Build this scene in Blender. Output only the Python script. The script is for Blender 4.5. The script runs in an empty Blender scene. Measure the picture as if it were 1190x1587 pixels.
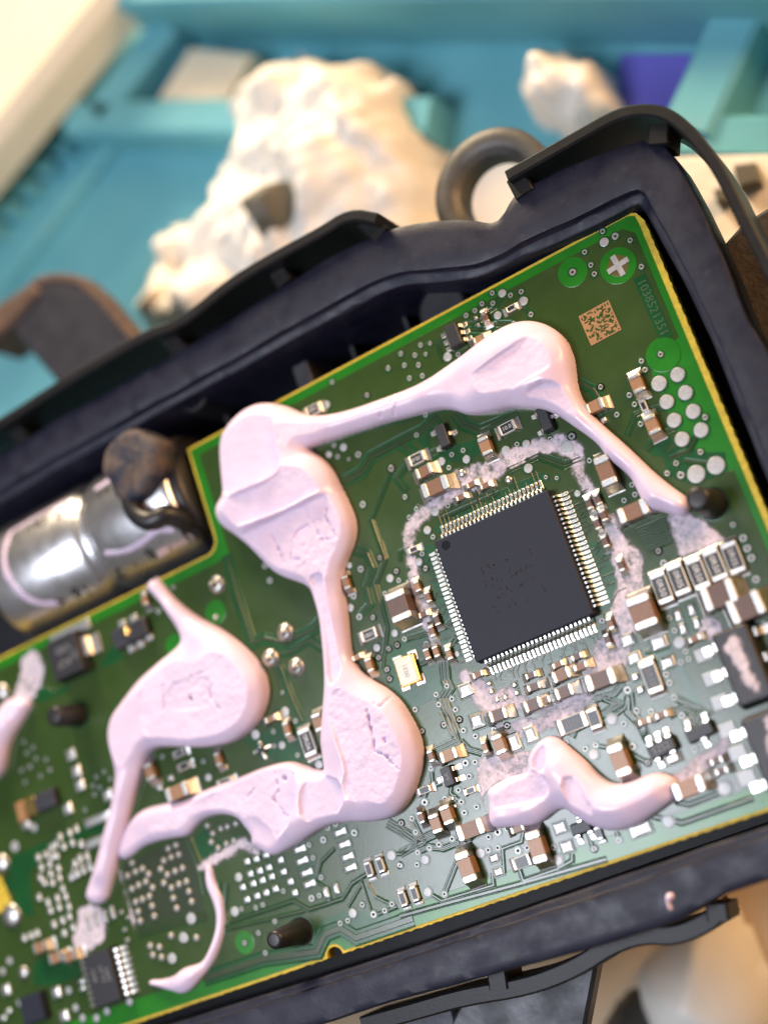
import bpy, math, random
import numpy as np
from mathutils import Matrix, Vector
random.seed(7); rng = np.random.RandomState(7)
S = 0.001            # everything below is written in millimetres, 1 unit = 1 metre
ZB = 45.0            # height of the board above the work mat (mm)
scene = bpy.context.scene
COL = scene.collection

# ------------------------------------------------------------------ camera
CAM_F = 2174.97      # focal length in photo pixels (photo 1190 x 1587)
CAM_R = np.array([[0.82947284, -0.30889906, -0.46535598],
                  [-0.39800467, -0.9114201, -0.10443028],
                  [-0.39187637, 0.27183593, -0.87894148]])
CAM_C = np.array([48.82470407, -29.41188018, 136.38212891])
cam = bpy.data.cameras.new('camera'); cam_o = bpy.data.objects.new('camera', cam); COL.objects.link(cam_o)
cam.sensor_fit = 'VERTICAL'; cam.sensor_height = 24.0; cam.lens = CAM_F / 1587 * 24.0
cam.clip_start = 0.005; cam.clip_end = 10.0
M = Matrix.Identity(4)
for i in range(3):
    M[i][0] = CAM_R[0][i]; M[i][1] = -CAM_R[1][i]; M[i][2] = -CAM_R[2][i]
    M[i][3] = (CAM_C[i] + (ZB if i == 2 else 0)) * S
cam_o.matrix_world = M
cam.dof.use_dof = True; cam.dof.focus_distance = 0.147; cam.dof.aperture_fstop = cam.lens / 5.2
scene.camera = cam_o

# ------------------------------------------------------------------ light
world = bpy.data.worlds.new('World'); scene.world = world; world.use_nodes = True
world.node_tree.nodes['Background'].inputs[0].default_value = (1.0, 0.93, 0.88, 1)
world.node_tree.nodes['Background'].inputs[1].default_value = 0.10
def area(name, loc, target, size, power, color):
    l = bpy.data.lights.new(name, 'AREA'); l.shape = 'DISK'; l.size = size * S; l.energy = power; l.color = color
    o = bpy.data.objects.new(name, l); COL.objects.link(o)
    o.location = Vector((loc[0] * S, loc[1] * S, (loc[2] + ZB) * S))
    d = Vector([t - c for t, c in zip(target, loc)])
    o.rotation_euler = d.to_track_quat('-Z', 'Y').to_euler()
    return o
area('key_lamp', (-104, -26, 270), (-5, -5, 0), 125, 0.75, (0.84, 0.88, 1.0))
area('bench_lamp', (215, 85, 88), (0, 5, 0), 115, 0.70, (1.0, 0.58, 0.27))
area('background_fill', (-70, 430, 130), (-50, 140, -45), 140, 3.4, (1.0, 0.80, 0.56))  # added warm fill that brightens the mat and tissue, not a known lamp
vs = scene.view_settings; vs.view_transform = 'Standard'; vs.look = 'None'; vs.exposure = 0.0; vs.gamma = 1.0
vs.use_curve_mapping = False

# ------------------------------------------------------------------ helpers
def U(px, py, z=0.0):
    """photo pixel -> point (mm, board frame) on the plane at height z"""
    d = CAM_R.T @ np.array([(px - 595) / CAM_F, (py - 793.5) / CAM_F, 1.0])
    s = (z - CAM_C[2]) / d[2]
    return CAM_C + s * d
def UV(px, py, z=0.0): return U(px, py, z)[:2]
def polyUV(pts, z=0.0): return np.array([UV(a, b, z) for a, b in pts])
def crop(ox, oy, s, pts): return [(ox + p[0] / s, oy + p[1] / s) + tuple(p[2:]) for p in pts]

def node_mat(name):
    m = bpy.data.materials.new(name); m.use_nodes = True
    nt = m.node_tree; b = nt.nodes['Principled BSDF']
    return m, nt, b
def mat(name, c1, c2=None, feat=1.0, rough=0.5, rough2=None, metal=0.0, bump=0.0, bfeat=0.3, bdist=0.05,
        detail=4, lo=0.35, hi=0.65, sss=0.0, coat=0.0, spec=0.5, wear=None):
    m, nt, b = node_mat(name)
    b.inputs['Base Color'].default_value = (*c1, 1); b.inputs['Roughness'].default_value = rough
    b.inputs['Metallic'].default_value = metal; b.inputs['Specular IOR Level'].default_value = spec
    if coat: b.inputs['Coat Weight'].default_value = coat; b.inputs['Coat Roughness'].default_value = 0.15
    if sss:
        b.inputs['Subsurface Weight'].default_value = sss
        b.inputs['Subsurface Radius'].default_value = (1.0, 0.7, 0.7); b.inputs['Subsurface Scale'].default_value = 0.6 * S
    tc = nt.nodes.new('ShaderNodeTexCoord')
    def noise(f, det=detail):
        n = nt.nodes.new('ShaderNodeTexNoise'); n.inputs['Scale'].default_value = 1.0 / (f * S)
        n.inputs['Detail'].default_value = det; n.inputs['Roughness'].default_value = 0.6
        nt.links.new(tc.outputs['Object'], n.inputs['Vector']); return n
    def ramp(src, a, bb, lo_, hi_):
        r = nt.nodes.new('ShaderNodeValToRGB'); r.color_ramp.elements[0].position = lo_; r.color_ramp.elements[1].position = hi_
        r.color_ramp.elements[0].color = (*a, 1); r.color_ramp.elements[1].color = (*bb, 1)
        nt.links.new(src, r.inputs[0]); return r
    col = None
    if c2 is not None:
        n = noise(feat); r = ramp(n.outputs[0], c1, c2, lo, hi); col = r.outputs[0]
        if rough2 is not None:
            mr = nt.nodes.new('ShaderNodeMapRange'); mr.inputs[1].default_value = lo; mr.inputs[2].default_value = hi
            mr.inputs[3].default_value = rough; mr.inputs[4].default_value = rough2
            nt.links.new(n.outputs[0], mr.inputs[0]); nt.links.new(mr.outputs[0], b.inputs['Roughness'])
    if wear is not None:       # (colour, feature size, lo, hi): specks or dust with a shape of their own
        n2 = noise(wear[1], 6); k = ramp(n2.outputs[0], (0, 0, 0), (1, 1, 1), wear[2], wear[3])
        mx = nt.nodes.new('ShaderNodeMixRGB'); nt.links.new(k.outputs[0], mx.inputs[0])
        if col is not None: nt.links.new(col, mx.inputs[1])
        else: mx.inputs[1].default_value = (*c1, 1)
        mx.inputs[2].default_value = (*wear[0], 1); col = mx.outputs[0]
    if col is not None: nt.links.new(col, b.inputs['Base Color'])
    if bump:
        n3 = noise(bfeat, 3); bp = nt.nodes.new('ShaderNodeBump'); bp.inputs['Strength'].default_value = bump
        bp.inputs['Distance'].default_value = bdist * S
        nt.links.new(n3.outputs[0], bp.inputs['Height']); nt.links.new(bp.outputs[0], b.inputs['Normal'])
    return m

class MB:
    def __init__(self): self.v = []; self.f = []; self.m = []
    def face(self, idx, m=0): self.f.append(idx); self.m.append(m)
    def add(self, vs, fs, m=0):
        o = len(self.v); self.v += [tuple(map(float, x)) for x in vs]
        for f in fs: self.f.append([i + o for i in f]); self.m.append(m)
    def rings(self, rings, m=0, cap0=True, cap1=True, mtop=None):
        """loft a list of closed rings, bottom to top"""
        n = len(rings[0]); vs = [p for r in rings for p in r]; fs = []
        for k in range(len(rings) - 1):
            for i in range(n):
                j = (i + 1) % n
                fs.append([k * n + i, k * n + j, (k + 1) * n + j, (k + 1) * n + i])
        if cap0: fs.append(list(range(n))[::-1])
        self.add(vs, fs, m)
        if cap1:
            o = len(self.v) - n; self.f.append([o + i for i in range(n)]); self.m.append(m if mtop is None else mtop)
    def cbox(self, cx, cy, z0, lx, ly, lz, ch=0.05, m=0, draft=0.0):
        def r(a, b, z): return [(cx - a, cy - b, z), (cx + a, cy - b, z), (cx + a, cy + b, z), (cx - a, cy + b, z)]
        def oct_(a, b, c, z):
            return [(cx - a + c, cy - b, z), (cx + a - c, cy - b, z), (cx + a, cy - b + c, z), (cx + a, cy + b - c, z),
                    (cx + a - c, cy + b, z), (cx - a + c, cy + b, z), (cx - a, cy + b - c, z), (cx - a, cy - b + c, z)]
        a, b = lx / 2, ly / 2
        self.rings([oct_(a - ch, b - ch, ch, z0), oct_(a, b, ch, z0 + ch), oct_(a - draft, b - draft, ch, z0 + lz - ch),
                    oct_(a - ch - draft, b - ch - draft, ch, z0 + lz)], m)
    def disc(self, cx, cy, z0, z1, r0, r1, n=20, m=0, cap1=True, mtop=None):
        R = lambda r, z: [(cx + r * math.cos(t), cy + r * math.sin(t), z) for t in np.linspace(0, 2 * math.pi, n, endpoint=False)]
        self.rings([R(r0, z0), R(r1, z1)], m, False, cap1, mtop)
    def lathe(self, prof, n=24, m=0, cx=0, cy=0, cap=True):
        R = lambda r, z: [(cx + r * math.cos(t), cy + r * math.sin(t), z) for t in np.linspace(0, 2 * math.pi, n, endpoint=False)]
        self.rings([R(r, z) for r, z in prof], m, False, cap)
    def prism(self, poly, z0, z1, m=0, ch=0.0, mtop=None):
        poly = np.asarray(poly, float)
        if area2(poly) < 0: poly = poly[::-1]
        P = lambda q, z: [(a, b, z) for a, b in q]
        if ch: self.rings([P(poly, z0), P(poly, z1 - ch), P(inset(poly, ch), z1)], m, True, True, mtop)
        else: self.rings([P(poly, z0), P(poly, z1)], m, True, True, mtop)
    def sweep(self, path, w, z0, z1, m=0, ch=0.03, wb=0.0):
        """strip of width w following a 2D path, closed at both ends"""
        path = np.asarray(path, float); n = len(path); L = []; Rr = []
        for i in range(n):
            a = path[max(i - 1, 0)]; c = path[min(i + 1, n - 1)]
            if 0 < i < n - 1:
                d1 = path[i] - a; d1 = d1 / (np.linalg.norm(d1) + 1e-9); d2 = c - path[i]; d2 = d2 / (np.linalg.norm(d2) + 1e-9)
                t = d1 + d2; t /= np.linalg.norm(t) + 1e-9; k = 1 / max(0.45, float(t @ d1))
            else:
                t = c - a; t = t / (np.linalg.norm(t) + 1e-9); k = 1
            nn = np.array([-t[1], t[0]]) * k; L.append(nn); 
        vs = []; fs = []
        for i in range(n):
            p = path[i]; q = L[i]
            for off, z in ((w / 2 + wb, z0), (w / 2, z1 - ch), (w / 2 - ch, z1), (-w / 2 + ch, z1), (-w / 2, z1 - ch), (-w / 2 - wb, z0)):
                vs.append((*(p + q * off), z))
        for i in range(n - 1):
            for k in range(6):
                fs.append([i * 6 + k, i * 6 + (k + 1) % 6, i * 6 + 6 + (k + 1) % 6, i * 6 + 6 + k])
        fs.append([0, 1, 2, 3, 4, 5][::-1]); fs.append([(n - 1) * 6 + k for k in range(6)])
        self.add(vs, fs, m)
    def strip(self, path, prof, m=0):
        """open cross-section [(offset, z), ...] carried along a 2D path"""
        path = np.asarray(path, float); n = len(path); k = len(prof); vs = []; fs = []
        for i in range(n):
            a = path[max(i - 1, 0)]; c = path[min(i + 1, n - 1)]; s = 1.0
            if 0 < i < n - 1:
                d1 = path[i] - a; d1 = d1 / (np.linalg.norm(d1) + 1e-9); d2 = c - path[i]; d2 = d2 / (np.linalg.norm(d2) + 1e-9)
                t = d1 + d2; t = t / (np.linalg.norm(t) + 1e-9); s = 1 / max(0.45, float(t @ d1))
            else: t = c - a; t = t / (np.linalg.norm(t) + 1e-9)
            nn = np.array([-t[1], t[0]]) * s
            for off, z in prof: vs.append((*(path[i] + nn * off), z))
        for i in range(n - 1):
            for j in range(k - 1): fs.append([i * k + j, i * k + k + j, i * k + k + j + 1, i * k + j + 1])
        self.add(vs, fs, m)
    def mesh(self, name, mats, smooth=False):
        me = bpy.data.meshes.new(name)
        me.from_pydata([(a * S, b * S, c * S) for a, b, c in self.v], [], self.f)
        for x in (mats if isinstance(mats, (list, tuple)) else [mats]): me.materials.append(x)
        me.polygons.foreach_set('material_index', self.m)
        if smooth: me.polygons.foreach_set('use_smooth', [True] * len(self.f))
        me.update(); return me
def recalc(me):
    import bmesh
    bm = bmesh.new(); bm.from_mesh(me); bmesh.ops.recalc_face_normals(bm, faces=bm.faces); bm.to_mesh(me); bm.free(); return me
def area2(p): x, y = p[:, 0], p[:, 1]; return float(np.sum(x * np.roll(y, -1) - y * np.roll(x, -1)))
def inset(p, d):
    n = len(p); out = []
    for i in range(n):
        a, b, c = p[i - 1], p[i], p[(i + 1) % n]
        d1 = (b - a) / (np.linalg.norm(b - a) + 1e-9); d2 = (c - b) / (np.linalg.norm(c - b) + 1e-9)
        n1 = np.array([-d1[1], d1[0]]); n2 = np.array([-d2[1], d2[0]]); k = n1 + n2; k /= np.linalg.norm(k) + 1e-9
        out.append(b + k * d / max(0.4, float(k @ n1)))
    return np.array(out)
def chaikin(p, it=2, closed=True):
    p = np.asarray(p, float)
    for _ in range(it):
        if closed:
            q = np.roll(p, -1, 0); p = np.stack([0.75 * p + 0.25 * q, 0.25 * p + 0.75 * q], 1).reshape(-1, p.shape[1])
        else:
            q = np.stack([0.75 * p[:-1] + 0.25 * p[1:], 0.25 * p[:-1] + 0.75 * p[1:]], 1).reshape(-1, p.shape[1])
            p = np.vstack([p[:1], q, p[-1:]])
    return p
def obj(name, me, parent=None, loc=(0, 0, 0), rz=0.0, rot=None):
    o = bpy.data.objects.new(name, me); COL.objects.link(o)
    top = ZB if parent is None else 0.0
    o.location = (loc[0] * S, loc[1] * S, (loc[2] + top) * S)
    o.rotation_euler = rot if rot is not None else (0, 0, rz)
    if parent is not None: o.parent = parent
    return o
def tag(o, label=None, cat=None, group=None, kind=None):
    if label: o['label'] = label
    if cat: o['category'] = cat
    if group: o['group'] = group
    if kind: o['kind'] = kind
    return o
_txt = {}
def text_mesh(s, size, m, ext=0.01, bold=0.0):
    key = (s, size, m.name)
    if key in _txt: return _txt[key]
    c = bpy.data.curves.new('lettering', 'FONT'); c.body = s; c.size = size * S; c.align_x = 'CENTER'; c.align_y = 'CENTER'
    c.extrude = ext * S; c.offset = bold * S; c.resolution_u = 2
    t = bpy.data.objects.new('lettering', c); COL.objects.link(t)
    bpy.context.view_layer.update()
    me = bpy.data.meshes.new_from_object(t.evaluated_get(bpy.context.evaluated_depsgraph_get()))
    bpy.data.objects.remove(t); bpy.data.curves.remove(c)
    me.materials.clear(); me.materials.append(m); _txt[key] = me; return me

# 2D noise on numpy grids
def vnoise(x, y, seed):
    r = np.random.RandomState(seed); T = r.rand(256, 256)
    xi = np.floor(x).astype(int); yi = np.floor(y).astype(int); fx = x - xi; fy = y - yi
    fx = fx * fx * (3 - 2 * fx); fy = fy * fy * (3 - 2 * fy)
    g = lambda a, b: T[a & 255, b & 255]
    return (g(xi, yi) * (1 - fx) + g(xi + 1, yi) * fx) * (1 - fy) + (g(xi, yi + 1) * (1 - fx) + g(xi + 1, yi + 1) * fx) * fy
def fbm(x, y, seed, o=4):
    s = 0; a = 0.5; t = 0
    for k in range(o): s = s + a * vnoise(x * 2 ** k, y * 2 ** k, seed + k); t += a; a *= 0.55
    return s / t
def sdf(X, Y, poly):
    """signed distance to polygon, positive inside"""
    d = np.full(X.shape, 1e9); ins = np.zeros(X.shape, bool); n = len(poly)
    for i in range(n):
        ax, ay = poly[i]; bx, by = poly[(i + 1) % n]; ex, ey = bx - ax, by - ay
        t = np.clip(((X - ax) * ex + (Y - ay) * ey) / (ex * ex + ey * ey + 1e-12), 0, 1)
        d = np.minimum(d, (X - ax - t * ex) ** 2 + (Y - ay - t * ey) ** 2)
        c = ((ay > Y) != (by > Y)) & (X < ex * (Y - ay) / (ey + (1e-12 if ey >= 0 else -1e-12)) + ax)
        ins ^= c
    d = np.sqrt(d); return np.where(ins, d, -d)
def dline(X, Y, path):
    d = np.full(X.shape, 1e9); w = np.zeros(X.shape)
    for i in range(len(path) - 1):
        ax, ay = path[i][:2]; bx, by = path[i + 1][:2]; ex, ey = bx - ax, by - ay
        t = np.clip(((X - ax) * ex + (Y - ay) * ey) / (ex * ex + ey * ey + 1e-12), 0, 1)
        q = np.sqrt((X - ax - t * ex) ** 2 + (Y - ay - t * ey) ** 2)
        if len(path[i]) > 2:
            ww = path[i][2] * (1 - t) + path[i + 1][2] * t; q = q - ww
        d = np.minimum(d, q)
    return d
def blur(h, s):
    k = max(1, int(round(s * 3))); g = np.exp(-0.5 * (np.arange(-k, k + 1) / s) ** 2); g /= g.sum()
    for ax in (0, 1):
        p = np.pad(h, [(k, k) if a == ax else (0, 0) for a in (0, 1)], mode='edge')
        h = sum(g[i] * np.take(p, range(i, i + h.shape[ax]), axis=ax) for i in range(2 * k + 1))
    return h
sstep = lambda x: np.clip(x, 0, 1) ** 2 * (3 - 2 * np.clip(x, 0, 1))
def grid_mesh(name, X, Y, H, keep, mats, attr=None, zoff=0.0):
    ny, nx = X.shape
    c = keep[:-1, :-1] | keep[1:, :-1] | keep[:-1, 1:] | keep[1:, 1:]
    idx = np.arange(nx * ny).reshape(ny, nx)
    q = np.stack([idx[:-1, :-1], idx[:-1, 1:], idx[1:, 1:], idx[1:, :-1]], -1)[c]
    used = np.unique(q); remap = np.full(nx * ny, -1); remap[used] = np.arange(len(used)); q = remap[q]
    V = np.stack([X.ravel(), Y.ravel(), H.ravel() + zoff], 1)[used] * S
    me = bpy.data.meshes.new(name)
    me.vertices.add(len(V)); me.vertices.foreach_set('co', V.ravel())
    me.loops.add(q.size); me.loops.foreach_set('vertex_index', q.ravel().astype(np.int32))
    me.polygons.add(len(q)); me.polygons.foreach_set('loop_start', np.arange(0, q.size, 4, dtype=np.int32))
    me.polygons.foreach_set('use_smooth', np.ones(len(q), bool))
    if attr is not None:
        a = me.attributes.new('press', 'FLOAT', 'POINT'); a.data.foreach_set('value', attr.ravel()[used].astype(np.float32))
    for m in mats: me.materials.append(m)
    me.update(); me.validate(); return me

# ------------------------------------------------------------------ materials
m_pour = mat('mask_over_copper', (0.025, 0.055, 0.010), (0.033, 0.067, 0.014), 6.0, 0.21, 0.27, bump=0.25, bfeat=0.35, bdist=0.02, lo=0.3, hi=0.7, spec=0.55,
             wear=((0.10, 0.13, 0.09), 0.9, 0.70, 0.76))
m_edge = mat('mask_over_bare_edge', (0.009, 0.14, 0.007), (0.015, 0.18, 0.010), 5.0, 0.26, bump=0.2, bfeat=0.5, bdist=0.02, spec=0.5)
m_gap = mat('mask_over_laminate', (0.004, 0.056, 0.014), (0.007, 0.075, 0.018), 5.0, 0.24, bump=0.2, bfeat=0.5, bdist=0.02, spec=0.55)
m_trace = mat('mask_over_trace', (0.026, 0.046, 0.017), (0.034, 0.056, 0.022), 2.0, 0.24, bump=0.15, bfeat=0.3, bdist=0.02, spec=0.6)
m_lam = mat('bare_laminate', (0.66, 0.47, 0.028), (0.48, 0.34, 0.022), 0.8, 0.6, bump=0.6, bfeat=0.35, bdist=0.08)
m_tin = mat('tinned_solder', (0.56, 0.55, 0.53), (0.44, 0.43, 0.41), 0.5, 0.32, 0.46, metal=1.0, bump=0.25, bfeat=0.45, bdist=0.05)
m_pad = mat('dull_tin_pad', (0.34, 0.34, 0.345), (0.43, 0.43, 0.43), 0.25, 0.42, 0.5, metal=0.35, bump=0.2, bfeat=0.15, bdist=0.02)
m_ring = mat('via_ring_tin', (0.30, 0.30, 0.29), (0.42, 0.41, 0.38), 0.2, 0.4, metal=0.5)
m_hole_shade = mat('hole_shade', (0.004, 0.004, 0.004), rough=0.8)  # near-black for the painted shade in via and pin holes
m_mlcc = mat('ceramic_brown', (0.17, 0.085, 0.045), (0.21, 0.11, 0.06), 0.3, 0.42, bump=0.15, bfeat=0.1, bdist=0.01)
m_mlcc2 = mat('ceramic_tan', (0.26, 0.14, 0.07), (0.31, 0.17, 0.09), 0.3, 0.4)
m_mlcc3 = mat('ceramic_dark_brown', (0.085, 0.045, 0.032), (0.11, 0.06, 0.04), 0.3, 0.42)
m_alum = mat('alumina_white', (0.72, 0.70, 0.66), rough=0.5)
m_glass = mat('resistor_coating', (0.010, 0.011, 0.014), (0.016, 0.016, 0.020), 0.2, 0.35)
m_ink = mat('white_print', (0.62, 0.62, 0.62), rough=0.6)
m_epoxy = mat('mould_compound', (0.006, 0.008, 0.017), (0.016, 0.020, 0.040), 0.10, 0.55, 0.65, spec=0.32, bump=0.55, bfeat=0.12, bdist=0.02, detail=2)
m_epoxy2 = mat('mould_compound_smooth', (0.011, 0.011, 0.015), (0.018, 0.018, 0.022), 0.15, 0.45, bump=0.3, bfeat=0.15, bdist=0.015)
m_laser = mat('laser_mark', (0.20, 0.20, 0.21), rough=0.6)
m_laser2 = mat('faint_mark', (0.020, 0.016, 0.014), rough=0.7, spec=0.2)
m_brass = mat('lead_tinned', (0.76, 0.73, 0.68), rough=0.28, metal=1.0)
m_goldlid = mat('gold_plating', (0.75, 0.52, 0.18), rough=0.25, metal=1.0)
m_lid = mat('crystal_lid', (0.62, 0.58, 0.50), (0.56, 0.52, 0.45), 0.3, 0.55, metal=0.5, bump=0.1, bfeat=0.2, bdist=0.01)
m_copper = mat('bare_copper', (0.30, 0.15, 0.06), (0.38, 0.20, 0.09), 0.8, 0.5, metal=0.3)
m_black = mat('housing_plastic', (0.005, 0.006, 0.019), (0.008, 0.010, 0.026), 3.0, 0.45, 0.62, spec=0.4, bump=0.4, bfeat=0.35, bdist=0.05,
              wear=((0.050, 0.040, 0.038), 1.4, 0.60, 0.90))
m_black2 = mat('pin_plastic', (0.010, 0.010, 0.012), (0.016, 0.015, 0.016), 0.8, 0.42, bump=0.3, bfeat=0.3, bdist=0.03, wear=((0.07, 0.045, 0.03), 0.7, 0.6, 0.85))
m_strap = mat('strap_plastic', (0.007, 0.007, 0.008), (0.011, 0.011, 0.012), 1.5, 0.45, spec=0.3, bump=0.35, bfeat=0.35, bdist=0.05, wear=((0.06, 0.05, 0.045), 2.0, 0.66, 0.9))
m_floor = mat('recess_plastic', (0.006, 0.006, 0.009), (0.010, 0.010, 0.014), 3.0, 0.5, bump=0.3, bfeat=0.5, bdist=0.05)
m_dust = mat('dusty_rubber', (0.014, 0.016, 0.034), (0.105, 0.075, 0.060), 3.4, 0.55, 0.85, bump=0.8, bfeat=0.7, bdist=0.2, lo=0.42, hi=0.6)
m_steel = mat('dirty_bracket_metal', (0.030, 0.031, 0.042), (0.045, 0.045, 0.055), 3.0, 0.45, metal=0.3, bump=0.4, bfeat=0.6, bdist=0.1, wear=((0.10, 0.06, 0.04), 5.0, 0.68, 0.9))
m_rust = mat('rust_edge', (0.06, 0.034, 0.022), (0.12, 0.066, 0.04), 1.5, 0.7, bump=0.6, bfeat=0.5, bdist=0.15)
m_sheet = mat('zinc_bracket', (0.075, 0.075, 0.08), (0.045, 0.045, 0.05), 6.0, 0.4, 0.55, metal=0.5, bump=0.3, bfeat=2.0, bdist=0.2)
m_brown = mat('brown_grime', (0.030, 0.024, 0.020), (0.060, 0.045, 0.034), 2.0, 0.6, bump=0.7, bfeat=0.6, bdist=0.15)
m_eye = mat('grey_bushing', (0.065, 0.062, 0.056), (0.10, 0.095, 0.085), 3.0, 0.5, metal=0.4, bump=0.4, bfeat=0.5, bdist=0.1)
m_can = mat('aluminium_can', (0.82, 0.82, 0.84), (0.66, 0.66, 0.68), 2.5, 0.27, 0.38, metal=0.95, bump=0.25, bfeat=1.2, bdist=0.08, wear=((0.50, 0.46, 0.46), 1.5, 0.66, 0.8))
m_marker = mat('black_marker', (0.012, 0.012, 0.012), rough=0.6)
m_mat = mat('teal_silicone', (0.11, 0.38, 0.46), (0.15, 0.45, 0.53), 22.0, 0.45, 0.6, wear=((0.20, 0.36, 0.40), 6.0, 0.62, 0.8))
m_paper = mat('crumpled_paper', (0.86, 0.82, 0.74), (0.78, 0.74, 0.67), 9.0, 0.6, bump=0.6, bfeat=2.0, bdist=0.6)
m_cream = mat('cream_plastic', (0.80, 0.72, 0.55), (0.74, 0.66, 0.50), 15.0, 0.45)
m_white = mat('white_plastic', (0.78, 0.76, 0.70), (0.72, 0.70, 0.64), 10.0, 0.5)
m_purple = mat('violet_card', (0.15, 0.13, 0.60), rough=0.5)
m_grey = mat('grey_scrap_and_hollow', (0.09, 0.085, 0.065), (0.13, 0.12, 0.09), 5.0, 0.5)
m_tan = mat('bench_top', (0.50, 0.37, 0.22), (0.56, 0.42, 0.26), 20.0, 0.6)

def goop_mat():
    m, nt, b = node_mat('sealant_compound')
    at = nt.nodes.new('ShaderNodeAttribute'); at.attribute_name = 'press'
    tc = nt.nodes.new('ShaderNodeTexCoord')
    n = nt.nodes.new('ShaderNodeTexNoise'); n.inputs['Scale'].default_value = 1 / (0.30 * S); n.inputs['Detail'].default_value = 5
    n0 = nt.nodes.new('ShaderNodeTexNoise'); n0.inputs['Scale'].default_value = 1 / (3.0 * S); n0.inputs['Detail'].default_value = 3
    n1 = nt.nodes.new('ShaderNodeTexNoise'); n1.inputs['Scale'].default_value = 1 / (0.5 * S); n1.inputs['Detail'].default_value = 6
    for q in (n, n0, n1): nt.links.new(tc.outputs['Object'], q.inputs['Vector'])
    r = nt.nodes.new('ShaderNodeValToRGB'); r.color_ramp.elements[0].position = 0.3; r.color_ramp.elements[1].position = 0.7
    r.color_ramp.elements[0].color = (0.67, 0.54, 0.69, 1); r.color_ramp.elements[1].color = (0.73, 0.595, 0.745, 1)
    nt.links.new(n0.outputs[0], r.inputs[0])
    k = nt.nodes.new('ShaderNodeValToRGB'); k.color_ramp.elements[0].position = 0.70; k.color_ramp.elements[1].position = 0.78
    nt.links.new(n1.outputs[0], k.inputs[0])
    mul = nt.nodes.new('ShaderNodeMath'); mul.operation = 'MULTIPLY'; nt.links.new(k.outputs[0], mul.inputs[0]); nt.links.new(at.outputs['Fac'], mul.inputs[1])
    mx = nt.nodes.new('ShaderNodeMixRGB'); nt.links.new(mul.outputs[0], mx.inputs[0]); nt.links.new(r.outputs[0], mx.inputs[1]); mx.inputs[2].default_value = (0.52, 0.40, 0.44, 1)
    nt.links.new(mx.outputs[0], b.inputs['Base Color'])
    mr = nt.nodes.new('ShaderNodeMapRange'); mr.inputs[3].default_value = 0.26; mr.inputs[4].default_value = 0.72
    nt.links.new(at.outputs['Fac'], mr.inputs[0]); nt.links.new(mr.outputs[0], b.inputs['Roughness'])
    bp = nt.nodes.new('ShaderNodeBump'); bp.inputs['Distance'].default_value = 0.10 * S
    ms = nt.nodes.new('ShaderNodeMapRange'); ms.inputs[3].default_value = 0.04; ms.inputs[4].default_value = 0.40
    nt.links.new(at.outputs['Fac'], ms.inputs[0]); nt.links.new(ms.outputs[0], bp.inputs['Strength'])
    nt.links.new(n.outputs[0], bp.inputs['Height']); nt.links.new(bp.outputs[0], b.inputs['Normal'])
    b.inputs['Subsurface Weight'].default_value = 0.2; b.inputs['Subsurface Radius'].default_value = (1.0, 0.7, 0.75)
    b.inputs['Subsurface Scale'].default_value = 0.5 * S
    return m
m_goop = goop_mat()
def residue_mat():
    m, nt, b = node_mat('sealant_film')
    tc = nt.nodes.new('ShaderNodeTexCoord')
    n = nt.nodes.new('ShaderNodeTexNoise'); n.inputs['Scale'].default_value = 1 / (0.7 * S); n.inputs['Detail'].default_value = 6; n.inputs['Roughness'].default_value = 0.7
    nt.links.new(tc.outputs['Object'], n.inputs['Vector'])
    r = nt.nodes.new('ShaderNodeValToRGB'); r.color_ramp.elements[0].position = 0.38; r.color_ramp.elements[1].position = 0.62
    r.color_ramp.elements[0].color = (0.40, 0.38, 0.42, 1); r.color_ramp.elements[1].color = (0.70, 0.58, 0.66, 1)
    nt.links.new(n.outputs[0], r.inputs[0]); nt.links.new(r.outputs[0], b.inputs['Base Color'])
    at = nt.nodes.new('ShaderNodeAttribute'); at.attribute_name = 'press'
    ad = nt.nodes.new('ShaderNodeMath'); ad.operation = 'MULTIPLY_ADD'; nt.links.new(n.outputs[0], ad.inputs[0]); ad.inputs[1].default_value = 1.1
    nt.links.new(at.outputs['Fac'], ad.inputs[2])
    mr = nt.nodes.new('ShaderNodeMapRange'); mr.inputs[1].default_value = 0.55; mr.inputs[2].default_value = 1.22; mr.inputs[3].default_value = 0.06; mr.inputs[4].default_value = 1.0
    nt.links.new(ad.outputs[0], mr.inputs[0]); nt.links.new(mr.outputs[0], b.inputs['Alpha'])
    b.inputs['Roughness'].default_value = 0.6
    bp = nt.nodes.new('ShaderNodeBump'); bp.inputs['Distance'].default_value = 0.08 * S; bp.inputs['Strength'].default_value = 0.2
    nt.links.new(n.outputs[0], bp.inputs['Height']); nt.links.new(bp.outputs[0], b.inputs['Normal'])
    return m
m_film = residue_mat()

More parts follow.
